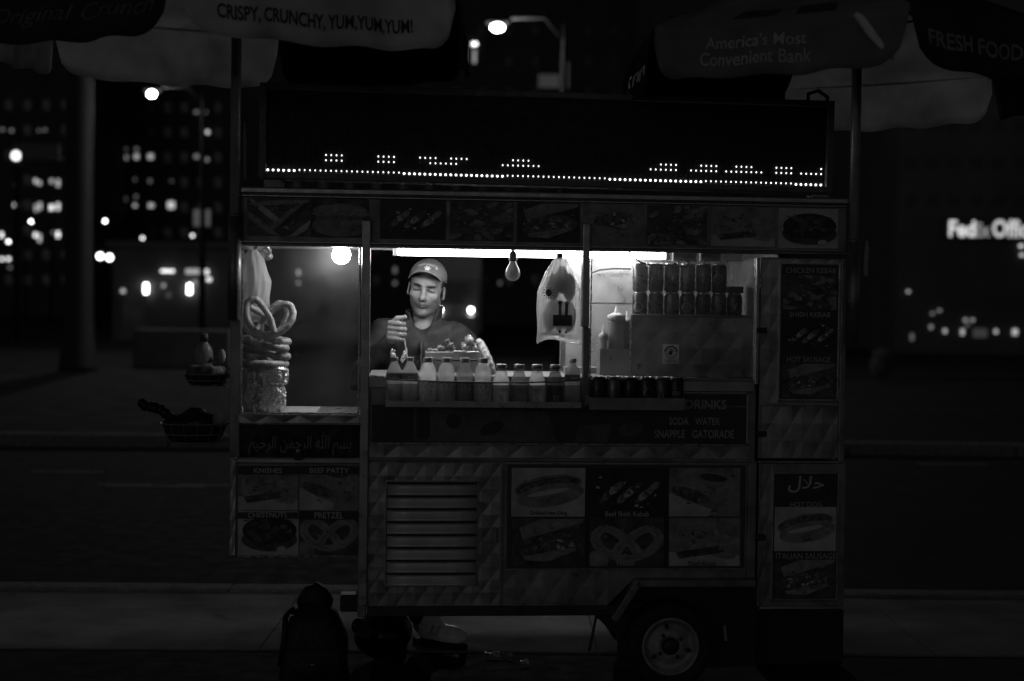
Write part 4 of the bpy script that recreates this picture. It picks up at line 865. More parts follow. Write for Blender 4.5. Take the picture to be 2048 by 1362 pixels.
def parcel(px, y0, y1, x0, x1, w, label, seed):
    u, zt_ = cart(px, y0, w); zb_ = cart(px, y1, w)[1]; rx = (cart(x1, y0, w)[0] - cart(x0, y0, w)[0]) / 2; H = zt_ - zb_
    def fn(a, b):
        g = 2 * math.pi * a; e = 1 - .22 * abs(2 * b - 1) ** 5; n = mnoise.noise(Vector((math.cos(g) * 4, math.sin(g) * 4, b * H * 60 + seed))) * .08 + mnoise.noise(Vector((math.cos(g) * 11, math.sin(g) * 11, b * H * 150 + seed))) * .05
        return (rx * math.cos(g) * (e + n), .042 * math.sin(g) * (e + n), H * b)
    mb = MB().grid(fn, 56, 22, wrap=True); mb.f.append(tuple(range(56))[::-1]); mb.m.append(0); mb.f.append(tuple(range(56 * 21, 56 * 22))); mb.m.append(0)
    return tag(mb.build('foil_parcel', FOIL, None, loc=world(u, w, zb_), rot=(0, 0, TH)), label, 'foil parcel', 'foil parcels under the pretzels')
parcel(545, 733, 770, 512, 577, .12, 'upper foil parcel under the pretzel stack', 3); parcel(541, 771, 825, 510, 573, .12, 'lower crumpled foil parcel on the cabinet shelf', 9); parcel(500, 740, 824, 484, 512, .17, 'dark foil parcel in the left corner of the cabinet', 14)

# ================================================================ SIDE BASKETS on the left end
def basket(px, py, rw, hgt, label, wv):
    u, z = cart(px, py, wv); t = thing('side_basket', label, 'basket', world(u, wv, z), TH); WIRE = M('basket_wire', .22, .4, .3)
    for fz, sc_ in ((hgt, 1.), (hgt * .45, .9), (0., .72)):
        pts = [(rw * sc_ * math.cos(2 * math.pi * k / 28), .1 * sc_ * math.sin(2 * math.pi * k / 28), fz) for k in range(28)]
        MB().tube(pts, .0028, 5, closed=True).build('hoop', WIRE, t)
    for k in range(14):
        a = 2 * math.pi * k / 14; MB().tube([(rw * .72 * math.cos(a), .072 * math.sin(a), 0), (rw * .9 * math.cos(a), .09 * math.sin(a), hgt * .45), (rw * math.cos(a), .1 * math.sin(a), hgt)], .0018, 4).build('rib', WIRE, t)
    o_ = MB().lathe([(rw * .01, .002), (rw * .71, .004), (rw * .88, hgt * .45), (rw * .97, hgt * .95)], 24, cap=False).build('liner', BLACKM, t, smooth=True); o_.scale = (1, .1 / rw, 1)
    ue = cart(462, py, .0)[0] - u
    for yy in (-.05, .05): MB().tube([(rw * .9, yy, hgt), (ue, yy * .6, hgt + .005), (ue, yy * .6, hgt - .06)], .004, 6).build('bracket', WIRE, t)
    MB().tube([(rw * .6, 0, .0), (ue, 0, hgt - .06)], .004, 6).build('brace', WIRE, t)
    return t
basket(388, 884, .13, .075, 'lower wire basket of wrapped goods on the cart end', .05); basket(415, 770, .092, .045, 'upper wire basket with a bottle on the cart end', .06)
BLK = MT('black_plastic', .02, .1, .1, .12, var=.2, bump=.5, bscale=25)
def blob(name, px, py, w, rad, mat, label, cat, amp=.35, fr=16, seed=0., smooth=True, group=None):
    u, z = cart(px, py, w); mb = MB().sphere((0, 0, 0), rad, 36, 24); mb.v = [tuple(Vector(v) * (1 + amp * mnoise.noise(Vector(v) * fr + Vector((seed, 0, 0))) + amp * .4 * mnoise.noise(Vector(v) * fr * 2.6))) for v in mb.v]
    return tag(mb.build(name, mat, None, smooth=smooth, loc=world(u, w, z), rot=(0, 0, TH)), label, cat, group)
blob('plastic_parcel', 385, 845, .05, (.1, .07, .055), BLK, 'black wrapped parcel filling the lower side basket', 'parcel', .3, 14, 2)
lump('plastic_twist', [cp(276, 800, .05), cp(292, 812, .05), cp(318, 817, .05), cp(345, 838, .05), cp(372, 846, .05)], .02, BLK, 'twisted black plastic sticking out of the lower basket', 'plastic wrap', jit=.22)
blob('plastic_parcel', 438, 840, .02, (.028, .03, .034), MT('clear_wrap', .4, .4, .2, .08, clear=.3), 'clear plastic tub at the right of the lower basket', 'tub', .12, 20, 8)
blob('cloth_bundle', 410, 745, .06, (.075, .06, .045), M('patterned_cloth', .10, .7, var=.8, scale=30), 'dark patterned bundle in the upper side basket', 'cloth', .4, 15, 4)
u, z = cart(408, 742, .07); t = thing('spray_bottle', 'rounded clear bottle standing in the upper side basket', 'bottle', world(u, .07, z), TH)
MB().lathe([(.034, 0), (.036, .03), (.036, .06), (.034, .08), (.026, .10), (.014, .112), (.013, .12)], 22).build('bottle_body', MT('milky_bottle', .34, .4, .1, .2), t, smooth=True)
MB().lathe([(.016, .118), (.016, .145), (.012, .15)], 16).build('cap', M('grey_cap', .07, .5), t, smooth=True)
blob('roll_of_napkins', 444, 712, .05, (.014, .014, .028), M('roll_paper', .3, .8), 'small pale roll leaning at the right of the upper basket', 'roll', .1, 20, 3)

# ================================================================ ON THE GROUND
g = gnd(628, 1372)
bp = thing('black_backpack', 'black backpack with a peaked top standing before the cart', 'backpack', g, .1); bp.scale = (1, 1, .95); BAGM = M('black_nylon', .012, .6, var=.4, scale=25, bump=.4, bscale=50)
def bpf(a, b):
    gg = 2 * math.pi * a; w_ = (.142 - .02 * b - .055 * max(0, b - .6) / .4 - .055 * max(0, b - .88) / .12); d_ = .10 * (1 - .25 * b - .5 * max(0, b - .8) / .2)
    c_, s_ = math.cos(gg), math.sin(gg); e = (abs(c_) ** 3 + abs(s_) ** 3) ** (-1 / 3.); n = 1 + .035 * mnoise.noise(Vector((c_ * 2, s_ * 2, b * 5)))
    return (w_ * c_ * e * n, d_ * s_ * e * n + .03 * b, .365 * b)
mb = MB().grid(bpf, 48, 24, wrap=True); mb.f.append(tuple(range(48))[::-1]); mb.m.append(0); mb.f.append(tuple(range(48 * 23, 48 * 24))); mb.m.append(0); mb.build('sack', BAGM, bp, smooth=True)
mb = MB().sphere((.0, .03, .375), (.055, .045, .062), 20, 14); mb.v = [(x * (1.25 - (z - .375) * 8), y, z + .012 * mnoise.noise(Vector((x, y, z)) * 30)) for x, y, z in mb.v]; mb.build('top_flap', BAGM, bp, smooth=True)
def pock(a, b): return (-.1 + .2 * a, -.098 - .022 * math.sin(math.pi * a) * math.sin(math.pi * min(1, b * 1.1)), .03 + .15 * b)
MB().grid(pock, 12, 10).build('front_pocket', BAGM, bp, smooth=True)
MB().box(-.009, .009, -.128, -.122, .118, .126).build('zip_pull', M('chrome', .8, .15, 1.), bp, bevel=.002); MB().sphere((-.088, -.05, .315), (.012, .008, .006)).build('buckle', MAT['chrome'], bp, smooth=True)
MB().tube([(-.09, .02, .33), (-.115, -.02, .3), (-.12, -.05, .2), (-.135, -.04, .1)], .012, 8).build('strap', BAGM, bp, smooth=True)
g = gnd(758, 1340); rb = thing('rubbish_sack', 'black rounded rubbish sack under the front of the cart', 'sack', g + Vector((0, .2, 0)), 0)
mb = MB().sphere((0, 0, .105), (.125, .12, .108), 40, 26); mb.v = [(x * (1 + .1 * mnoise.noise(Vector((x, y, z)) * 10)), y, max(.002, z * (1 + .08 * mnoise.noise(Vector((x, y, z)) * 14 + Vector((4, 0, 0)))))) for x, y, z in mb.v]; mb.build('sack_body', BLK, rb, smooth=True)
MB().sphere((-.11, -.02, .145), (.03, .03, .035), 14, 10).build('knot', BLK, rb, smooth=True)
def litter(px, py, sx, sy, c, label, name='paper_scrap', rz=.3):
    g = gnd(px, py) + Vector((0, 0, .004)); tag(MB().grid(lambda a, b: ((a - .5) * sx, (b - .5) * sy, .006 * math.sin(a * 5 + b * 4) + .006), 7, 5).build(name, M('scrap_%d' % px, c, .35, var=.2), None, smooth=True, solid=.0008, loc=g, rot=(.25, 0, rz)), label, 'litter', 'litter below the cart')
litter(985, 1311, .07, .03, .5, 'torn foil scrap on the pavement below the cart', rz=-.25); litter(1015, 1312, .05, .012, .45, 'thin pale wrapper strip beside the foil scrap', rz=-.4); litter(1049, 1327, .036, .03, .75, 'small white paper square below the cart', rz=.15); litter(945, 1299, .012, .008, .7, 'tiny white crumb near the vendor shoe', rz=0); litter(905, 1315, .06, .012, .35, 'curled grey wrapper in front of the vendor shoe', rz=-.2)

# ================================================================ THE VENDOR
class Field:
    def __init__(s, lo, hi, h):
        s.h = h; s.lo = np.array(lo, float); n = np.ceil((np.array(hi) - s.lo) / h).astype(int) + 1; s.n = n; s.F = np.full(tuple(n), .15, np.float32)
    def add(s, fn, lo, hi, k=.01, sub=False, T=None):
        a = np.clip(np.floor((np.array(lo) - s.lo) / s.h).astype(int), 0, s.n - 1); b = np.clip(np.ceil((np.array(hi) - s.lo) / s.h).astype(int) + 1, 1, s.n)
        if (b <= a).any(): return
        ax = [(s.lo[i] + s.h * np.arange(a[i], b[i])).astype(np.float32) for i in range(3)]
        x, y, z = np.meshgrid(*ax, indexing='ij', sparse=True)
        if T is not None:
            x, y, z = [T[r_][0] * x + T[r_][1] * y + T[r_][2] * z + T[r_][3] for r_ in range(3)]
        v = fn(x, y, z).astype(np.float32); sl = tuple(slice(a[i], b[i]) for i in range(3)); f_ = s.F[sl]
        if sub: v, f_ = v, -f_
        h = np.clip(.5 + .5 * (f_ - v) / k, 0, 1); r_ = f_ * (1 - h) + v * h - k * h * (1 - h)
        s.F[sl] = -r_ if sub else r_
    def mesh(s):
        F, n, h = s.F, s.n, s.h; I = F < 0
        c = np.zeros(tuple(n - 1), np.int8)
        for dx in (0, 1):
            for dy in (0, 1):
                for dz in (0, 1): c += I[dx:n[0] - 1 + dx, dy:n[1] - 1 + dy, dz:n[2] - 1 + dz]
        act = np.argwhere((c > 0) & (c < 8)); idm = np.full(tuple(n - 1), -1, np.int32); idm[tuple(act.T)] = np.arange(len(act))
        P = np.zeros((len(act), 3)); W_ = np.zeros(len(act))
        for ax in range(3):
            o1, o2 = [q for q in range(3) if q != ax]
            for i in (0, 1):
                for j in (0, 1):
                    A = act.copy(); A[:, o1] += i; A[:, o2] += j; B = A.copy(); B[:, ax] += 1
                    fa, fb = F[tuple(A.T)], F[tuple(B.T)]; mk = (fa < 0) != (fb < 0); t = np.where(mk, fa / np.where(mk, fa - fb, 1), 0)
                    q = A.astype(float); q[:, ax] += t; P[mk] += q[mk]; W_ += mk
        P = P / W_[:, None] * h + s.lo; Q = []
        for ax in range(3):
            o1, o2 = (ax + 1) % 3, (ax + 2) % 3; sa = [slice(None)] * 3; sb = [slice(None)] * 3; sa[ax] = slice(0, n[ax] - 1); sb[ax] = slice(1, n[ax])
            d = I[tuple(sa)] != I[tuple(sb)]; E = np.argwhere(d); E = E[(E[:, o1] > 0) & (E[:, o2] > 0) & (E[:, o1] < n[o1] - 1) & (E[:, o2] < n[o2] - 1)]
            fl_ = I[tuple(E.T)]; cs = []
            for i, j in ((-1, -1), (0, -1), (0, 0), (-1, 0)):
                A = E.copy(); A[:, o1] += i; A[:, o2] += j; cs.append(idm[tuple(A.T)])
            q = np.stack(cs, 1); q[~fl_] = q[~fl_][:, ::-1]; Q.append(q)
        return P, np.concatenate(Q)
def mesh_np(name, P, Q, mats):
    me = bpy.data.meshes.new(name); me.vertices.add(len(P)); me.vertices.foreach_set('co', P.astype(np.float32).ravel()); me.loops.add(Q.size); me.loops.foreach_set('vertex_index', Q.astype(np.int32).ravel())
    me.polygons.add(len(Q)); me.polygons.foreach_set('loop_start', np.arange(0, Q.size, 4, dtype=np.int32)); me.polygons.foreach_set('use_smooth', np.ones(len(Q), bool)); me.update(calc_edges=True); me.validate()
    for mt in mats: me.materials.append(mt)
    return me
def relax(P, Q, it=2):
    for _ in range(it):
        A = np.zeros_like(P); n = np.zeros(len(P))
        for i in range(4):
            for j in (1, 3): np.add.at(A, Q[:, i], P[Q[:, (i + j) % 4]]); np.add.at(n, Q[:, i], 1)
        P = P * .5 + .5 * A / n[:, None]
    return P
def cap_(a, b, ra, rb=None):
    a, b = np.array(a, float), np.array(b, float); rb = ra if rb is None else rb; d = b - a; dd = d @ d
    def f(x, y, z):
        t = np.clip(((x - a[0]) * d[0] + (y - a[1]) * d[1] + (z - a[2]) * d[2]) / dd, 0, 1)
        return np.sqrt((x - a[0] - t * d[0]) ** 2 + (y - a[1] - t * d[1]) ** 2 + (z - a[2] - t * d[2]) ** 2) - (ra + (rb - ra) * t)
    m_ = max(ra, rb); return f, np.minimum(a, b) - m_, np.maximum(a, b) + m_
def elp(c, r_):
    c, r_ = np.array(c, float), np.array(r_, float)
    def f(x, y, z):
        k0 = np.sqrt(((x - c[0]) / r_[0]) ** 2 + ((y - c[1]) / r_[1]) ** 2 + ((z - c[2]) / r_[2]) ** 2); k1 = np.sqrt(((x - c[0]) / r_[0] ** 2) ** 2 + ((y - c[1]) / r_[1] ** 2) ** 2 + ((z - c[2]) / r_[2] ** 2) ** 2) + 1e-9
        return k0 * (k0 - 1) / k1
    return f, c - r_, c + r_

PD = 6.43; pm = at(852, 620, PD); P0 = Vector((pm.x, PD, 0))
HC = at(853, 577, PD) - P0
HR = (Matrix.Rotation(R(8), 3, 'Y') @ Matrix.Rotation(R(9), 3, 'X') @ Matrix.Rotation(R(-3), 3, 'Z'))
HI = HR.inverted(); ofs = -(HI @ HC); TI = [[HI[r_][0], HI[r_][1], HI[r_][2], ofs[r_]] for r_ in range(3)]
def hb2(p): return HR @ Vector(p) + HC
D1 = PD - .30
def hp(px, py, dy=0.):
    p = at(px, py, D1) - P0; return np.array((p.x, p.y + dy, p.z))
SJL, SJR = (-.178, -.02, 1.405), (.148, .01, 1.385); ELB = (-.262, -.10, 1.215); WR_ = np.array(hp(781, 684, .045))
body = Field((-.42, -.40, .02), (.42, .22, 1.80), .0036)
def hadd(prim, k=.012, sub=False):
    f, lo, hi = prim; cs = np.array([hb2((x, y, z)) for x in (lo[0], hi[0]) for y in (lo[1], hi[1]) for z in (lo[2], hi[2])]); mg = k + .02; body.add(f, cs.min(0) - mg, cs.max(0) + mg, k, sub, TI)
def badd(F_, prim, k=.012, sub=False):
    f, lo, hi = prim; F_.add(f, lo - k - .02, hi + k + .02, k, sub)
# core under the clothes
badd(body, cap_((-.05, .02, .95), (-.02, .02, 1.36), .12, .10), .03); badd(body, cap_(SJL, SJR, .05), .03)
badd(body, cap_(SJL, ELB, .045, .038), .02); badd(body, cap_(ELB, WR_, .036, .026), .02)
badd(body, cap_(SJR, (.225, .01, 1.12), .045, .038), .02); badd(body, cap_((.225, .01, 1.12), (.10, -.19, 1.15), .036, .026), .02)
badd(body, cap_((-.13, .02, .95), (-.15, .0, .5), .08, .05), .03); badd(body, cap_((-.15, 0, .5), (-.155, .05, .08), .05, .035), .02)
badd(body, cap_((.03, .02, .95), (.02, .02, .5), .08, .05), .03); badd(body, cap_((.02, .02, .5), (-.012, .06, .08), .05, .035), .02)
badd(body, elp((.085, -.215, 1.15), (.04, .05, .025)), .02)
for k in range(4): badd(body, cap_((.065 + .015 * k, -.25, 1.15), (.05 + .016 * k, -.29, 1.135), .009), .006)
badd(body, cap_((.05, -.2, 1.15), (.035, -.24, 1.15), .011), .008)
# neck and head
badd(body, cap_(tuple(HC + Vector((.002, .03, -.06))), (-.012, .045, 1.40), .055, .066), .02)
hadd(elp((0, .012, .035), (.0765, .096, .088)), .02)
hadd(elp((0, -.020, -.040), (.0635, .064, .072)), .03)
hadd(cap_((-.052, .008, -.055), (-.018, -.058, -.102), .015, .013), .020); hadd(cap_((.052, .008, -.055), (.018, -.058, -.102), .015, .013), .020)
hadd(elp((0, -.072, -.105), (.020, .015, .015)), .014)
for s_ in (-1, 1):
    hadd(elp((s_ * .044, -.060, -.022), (.021, .018, .019)), .02)
    hadd(elp((s_ * .033, -.094, .003), (.020, .0195, .0135)), .012, True)
    hadd(elp((s_ * .033, -.0660, .002), (.0150, .0135, .0115)), .003)
    hadd(cap_((s_ * .018, -.0830, .011), (s_ * .047, -.068, .006), .0035, .0025), .003)   # upper lid fold
    hadd(cap_((s_ * .014, -.091, .023), (s_ * .046, -.075, .025), .0085, .007), .009)     # brow
    hadd(elp((s_ * .080, .010, -.010), (.0080, .019, .029)), .006); hadd(elp((s_ * .089, .004, -.002), (.005, .011, .018)), .005, True)
    hadd(elp((s_ * .079, .004, -.032), (.008, .009, .011)), .006)
hadd(cap_((0, -.084, .018), (0, -.104, -.028), .0085, .0125), .012); hadd(elp((0, -.106, -.031), (.013, .012, .011)), .008)
for s_ in (-1, 1): hadd(elp((s_ * .0135, -.094, -.034), (.0085, .010, .0085)), .006)
for s_ in (-1, 1): hadd(elp((s_ * .006, -.101, -.043), (.0035, .005, .003)), .003, True)
hadd(elp((0, -.078, -.052), (.026, .014, .020)), .016)
for s_ in (-1, 1):
    hadd(cap_((0, -.0915, -.0585), (s_ * .024, -.079, -.0615), .0052, .0028), .006); hadd(cap_((0, -.0885, -.0705), (s_ * .021, -.078, -.0655), .0062, .003), .006)
    hadd(cap_((0, -.0985, -.0645), (s_ * .026, -.0825, -.0635), .0026, .002), .0035, True)
    hadd(cap_((s_ * .021, -.099, -.034), (s_ * .039, -.078, -.066), .0045, .005), .007, True)
hadd(cap_((-.013, -.092, -.082), (.013, -.092, -.082), .006), .009, True)
# raised fist
badd(body, elp(hp(788, 664, .012), (.024, .022, .040)), .014); badd(body, cap_(hp(784, 672, .02), WR_, .027, .026), .016)
for i, py in enumerate((646.5, 657, 667.5, 677)):
    ln = (0, 2, 1, -3)[i]
    badd(body, cap_(hp(779, py - 1.5, -.002), hp(801 + ln, py + .8, -.030), .0102, .0098), .0030)
    badd(body, cap_(hp(801 + ln, py + .8, -.030), hp(808 + ln, py + 2, -.006), .0098, .0094), .002); badd(body, cap_(hp(808 + ln, py + 1, -.004), hp(793, py + 1, .008), .0094, .009), .004)
badd(body, cap_(hp(783, 650, .012), hp(795, 637, -.018), .0145, .0118), .008); badd(body, cap_(hp(795, 637, -.018), hp(811, 634, -.026), .0115, .0098), .004)
P, Q = body.mesh(); P = relax(P, Q, 1)
# tones: brows, lashes, lips, stubble, hair; shade painted into sockets, folds, nostrils and mouth line
H = (np.array([[HI[r_][c] for c in range(3)] for r_ in range(3)]) @ (P - np.array(HC)).T).T
x, y, z = H.T; ax_ = np.abs(x); tone = np.full(len(P), .31)
inh = (np.abs(x) < .1) & (np.abs(y) < .13) & (z > -.15) & (z < .16)
def soft(d, w): return np.clip(1 - d / w, 0, 1)
def mixt(m_, v): global tone; tone = tone * (1 - m_) + v * m_
st = soft(np.maximum(0, -.028 - 0 - z) * -1 + np.maximum(0, z + .045), .03) * (y < -.0) * (z < -.03) * inh
st = np.clip((-.035 - z) / .03, 0, 1) * np.clip((.02 - y) / .03, 0, 1) * (z > -.135) * inh; mixt(st * .72, .12)
br = soft(np.sqrt(((ax_ - .031) / .021) ** 2 + ((z - .0235 - .06 * (ax_ - .031)) / .0062) ** 2), 1.3) * (y < -.05) * inh; mixt(np.clip(br * 2.6, 0, 1), .015)
ls = soft(np.sqrt(((ax_ - .033) / .0165) ** 2 + ((z + .0005 + .15 * (ax_ - .033)) / .0036) ** 2), 1.4) * (y < -.05) * inh; mixt(np.clip(ls * 2.6, 0, .97), .015)
sh_ = soft(np.sqrt(((ax_ - .033) / .024) ** 2 + ((z - .004) / .017) ** 2), 1.2) * (y < -.05) * inh; mixt(sh_ * .45, .14)
lp = soft(np.sqrt((x / .025) ** 2 + ((z + .065) / .0085) ** 2), 1.2) * (y < -.06) * inh; mixt(np.clip(lp * 1.4, 0, 1) * .5, .22)
ml = soft(np.sqrt((x / .027) ** 2 + ((z + .0638) / .0018) ** 2), 1.5) * (y < -.06) * inh; mixt(np.clip(ml * 2, 0, .85), .04)
fo = soft(np.abs((ax_ - .021) - (-.034 - z) * .55) / .004, 1.3) * (z < -.034) * (z > -.068) * (y < -.06) * inh; mixt(fo * .45, .12)
nsl = soft(np.sqrt(((ax_ - .0065) / .004) ** 2 + ((z + .0435) / .003) ** 2), 1.4) * (y < -.085) * inh; mixt(np.clip(nsl * 2, 0, .9), .04)
hr = np.clip((z - .046) / .012, 0, 1) * inh; hr = np.maximum(hr, np.clip((y + .018) / .012, 0, 1) * np.clip((z + .045) / .02, 0, 1) * (ax_ < .079) * inh); hr = np.maximum(hr, np.clip((y + .036) / .01, 0, 1) * np.clip((z - .008) / .012, 0, 1) * (ax_ < .079) * inh); mixt(hr * .93, .022)
SKIN = bpy.data.materials.new('skin'); SKIN.use_nodes = True; t_ = SKIN.node_tree; b_ = t_.nodes['Principled BSDF']; at_ = t_.nodes.new('ShaderNodeAttribute'); at_.attribute_name = 'tone'
nz = t_.nodes.new('ShaderNodeTexNoise'); nz.inputs['Scale'].default_value = 90; nz.inputs['Detail'].default_value = 5; tc = t_.nodes.new('ShaderNodeTexCoord'); t_.links.new(tc.outputs['Object'], nz.inputs['Vector'])
mr = t_.nodes.new('ShaderNodeMapRange'); mr.inputs['To Min'].default_value = .78; mr.inputs['To Max'].default_value = 1.2; t_.links.new(nz.outputs['Fac'], mr.inputs['Value'])
mu = t_.nodes.new('ShaderNodeMath'); mu.operation = 'MULTIPLY'; t_.links.new(at_.outputs['Fac'], mu.inputs[0]); t_.links.new(mr.outputs[0], mu.inputs[1]); t_.links.new(mu.outputs[0], b_.inputs['Base Color'])
b_.inputs['Roughness'].default_value = .48; b_.inputs['Specular IOR Level'].default_value = .4; b_.inputs['Subsurface Weight'].default_value = .06; b_.inputs['Subsurface Radius'].default_value = (.004, .004, .004)
bpn = t_.nodes.new('ShaderNodeBump'); bpn.inputs['Strength'].default_value = .12; bpn.inputs['Distance'].default_value = .002; t_.links.new(nz.outputs['Fac'], bpn.inputs['Height']); t_.links.new(bpn.outputs[0], b_.inputs['Normal'])
me = mesh_np('person', P, Q, [SKIN]); me.attributes.new('tone', 'FLOAT', 'POINT').data.foreach_set('value', tone.astype(np.float32))
man = tag(link('person', me, None, loc=P0), 'vendor in a cap and dark zipped jacket raising his fist behind the bottles', 'person')
# jacket
jk = Field((-.44, -.32, .90), (.44, .24, 1.56), .0055)
def scy(prim, s_):
    f, lo, hi = prim; return (lambda x, y, z: f(x, y / s_, z)), np.array((lo[0], lo[1] * s_, lo[2])), np.array((hi[0], hi[1] * s_, hi[2]))
badd(jk, scy(cap_((-.03, .03, .96), (-.02, .03, 1.33), .168, .16), .74), .04)
badd(jk, cap_(SJL, SJR, .074, .070), .05); badd(jk, cap_((-.02, .035, 1.43), SJL, .075, .06), .04); badd(jk, cap_((-.02, .035, 1.43), SJR, .075, .058), .04)
badd(jk, cap_(SJL, ELB, .074, .064), .03); badd(jk, cap_(ELB, WR_ + np.array((-.012, .012, -.006)), .062, .042), .025); badd(jk, cap_(WR_ + np.array((-.014, .012, -.008)), WR_ + np.array((-.004, .004, -.002)), .044, .042), .006)
badd(jk, cap_(SJR, (.232, .012, 1.12), .071, .06), .03); badd(jk, cap_((.232, .012, 1.12), (.12, -.16, 1.15), .058, .044), .025)
badd(jk, cap_((-.012, -.106, 1.40), (-.012, -.104, 1.0), .009, .009), .008)
badd(jk, elp((-.012, .02, 1.50), (.070, .075, .085)), .01, True); badd(jk, cap_((-.012, -.05, 1.50), (-.012, -.15, 1.375), .052, .010), .012, True)
gx, gy, gz = np.meshgrid(*[jk.lo[i] + jk.h * np.arange(jk.n[i]) for i in range(3)], indexing='ij', sparse=True)
jk.F += (.0065 * np.sin(38 * gz + 22 * gx + 3 * np.sin(17 * gx + 9 * gy)) * np.clip((np.abs(gx + .02) - .10) / .08, .15, 1) + .0032 * np.sin(71 * gz - 40 * gx + 30 * gy + 2 * np.sin(30 * gx))).astype(np.float32)
P, Q = jk.mesh(); P = relax(P, Q, 2)
JACK = M('jacket_cloth', .03, .75, var=.2, scale=25, bump=.3, bscale=180)
jo = link('jacket', mesh_np('jacket', P, Q, [JACK]), man)
def colf(a, b):
    op = R(14 + 32 * b); g = op + (2 * math.pi - 2 * op) * a; r_ = .073 + .013 * b; s_ = math.sin(g); c_ = math.cos(g)
    return (-.010 + r_ * s_ * 1.0 + .004 * math.sin(g * 3), .034 - r_ * c_ * 1.05 - (.010 * (1 - b) if c_ > .5 else 0), 1.435 + .095 * b + .012 * c_ * -1 + .01 * s_)
MB().grid(colf, 48, 8).build('collar', JACK, jo, smooth=True, solid=.007)
MB().tube([(-.012, -.118, 1.385), (-.012, -.116, 1.2), (-.012, -.116, 1.02)], .0035, 6).build('zip', M('zip_metal', .2, .4, .6), jo); MB().box(-.016, -.008, -.125, -.117, 1.30, 1.325).build('zip_pull', MAT['zip_metal'], jo)
sf = lambda a, b: (-.012 + .05 * (a - .5) * 2 * (1 - .4 * (1 - b)), -.050 + .03 * abs(a - .5) - .040 * (1 - b), 1.36 + .07 * b)
MB().grid(sf, 8, 8).build('undershirt', M('shirt', .30, .8), jo, smooth=True)
for a_, b_ in (((-.075, -.115, 1.36), (-.14, -.06, 1.44)), ((.05, -.112, 1.36), (.10, -.07, 1.43))): MB().tube([a_, ((a_[0] + b_[0]) / 2, (a_[1] + b_[1]) / 2 - .008, (a_[2] + b_[2]) / 2), b_], .0028, 5).build('seam', JACK, jo)
# trousers
tr_ = Field((-.32, -.18, .06), (.24, .24, 1.02), .007)
badd(tr_, scy(cap_((-.12, .03, .97), (.02, .03, .97), .125, .125), .8), .03)
for hx, kn, an in (((-.115, .02, .93), (-.15, 0, .5), (-.155, .05, .115)), ((.02, .02, .93), (.02, .02, .5), (-.012, .06, .135))): badd(tr_, cap_(hx, kn, .10, .075), .02); badd(tr_, cap_(kn, an, .075, .058), .02)
P, Q = tr_.mesh(); link('trousers', mesh_np('trousers', relax(P, Q, 2), Q, [M('trouser_cloth', .03, .85, var=.2)]), man)
# shoes
sf_ = Field((-.04, -.07, .015), (.29, .07, .18), .004)
badd(sf_, elp((.065, 0, .062), (.072, .040, .056)), .02); badd(sf_, elp((.175, 0, .040), (.085, .046, .042)), .03); badd(sf_, elp((.05, 0, .105), (.048, .042, .05)), .02); badd(sf_, cap_((.05, 0, .115), (.05, 0, .2), .030), .01, True)
badd(sf_, cap_((.10, -.05, .062), (.13, .05, .062), .002), .004, True); sf_.F = np.maximum(sf_.F, (.022 - (sf_.lo[2] + sf_.h * np.arange(sf_.n[2])))[None, None, :]).astype(np.float32)
P, Q = sf_.mesh(); SHOE = M('shoe_leather', .9, .45, var=.2, scale=30, bump=.15)
shoe_me = mesh_np('shoe', relax(P, Q, 1), Q, [SHOE])
hl_, te_ = gnd(836, 1284), gnd(921, 1297); rzs = math.atan2(te_.y - hl_.y, te_.x - hl_.x)
for k, (o_, rz) in enumerate(((hl_ - P0, rzs), (Vector((-.155, .06, 0)), R(-75)))):
    so = link('shoe', shoe_me, man, loc=(o_.x, o_.y, .002), rot=(0, 0, rz)); so.scale = (1, 1.05, 1.18)
    MB().prism([(p[0], p[1]) for p in ell(.115, 0, .148, .05, 0, 30)], 0, .001)
    mb = MB(); out = [(.115 + .148 * math.cos(g) * (1 if math.cos(g) > 0 else .95), .050 * (1 + .08 * math.cos(g)) * math.sin(g)) for g in np.linspace(0, 2 * math.pi, 33)[:-1]]
    n = len(out); vs = [(a, b, 0) for a, b in out] + [(a * 1.0, b * 1.02, .010) for a, b in out] + [(a, b * .96, .019) for a, b in out]
    mb.add(vs, [tuple(range(n))[::-1]] + [(i + n * j, (i + 1) % n + n * j, (i + 1) % n + n * (j + 1), i + n * (j + 1)) for j in (0, 1) for i in range(n)] + [tuple(range(2 * n, 3 * n))]); mb.build('sole', RUBBER, so, smooth=False)
    for sx_, rz_ in ((.098, .060), (.125, .050)):
        pts = [(sx_ + .012 * math.sin(g), .047 * math.cos(g), .035 + (rz_ - .002) * math.sin(g)) for g in np.linspace(.15, math.pi - .15, 14)]
        mb = MB(); vs = []; 
        for p in pts: vs += [(p[0] - .008, p[1], p[2] + .002), (p[0] + .008, p[1], p[2] - .003)]
        mb.add(vs, [(2 * i, 2 * i + 1, 2 * i + 3, 2 * i + 2) for i in range(len(pts) - 1)]); mb.build('strap', M('shoe_strap', .55, .5), so, smooth=True, solid=.003)
    MB().tube([(.05 + .041 * math.cos(g), .036 * math.sin(g), .128 + .006 * math.cos(g)) for g in np.linspace(0, 2 * math.pi, 20)[:-1]], .008, 8, closed=True).build('ankle_pad', M('shoe_pad', .4, .7), so, smooth=True)
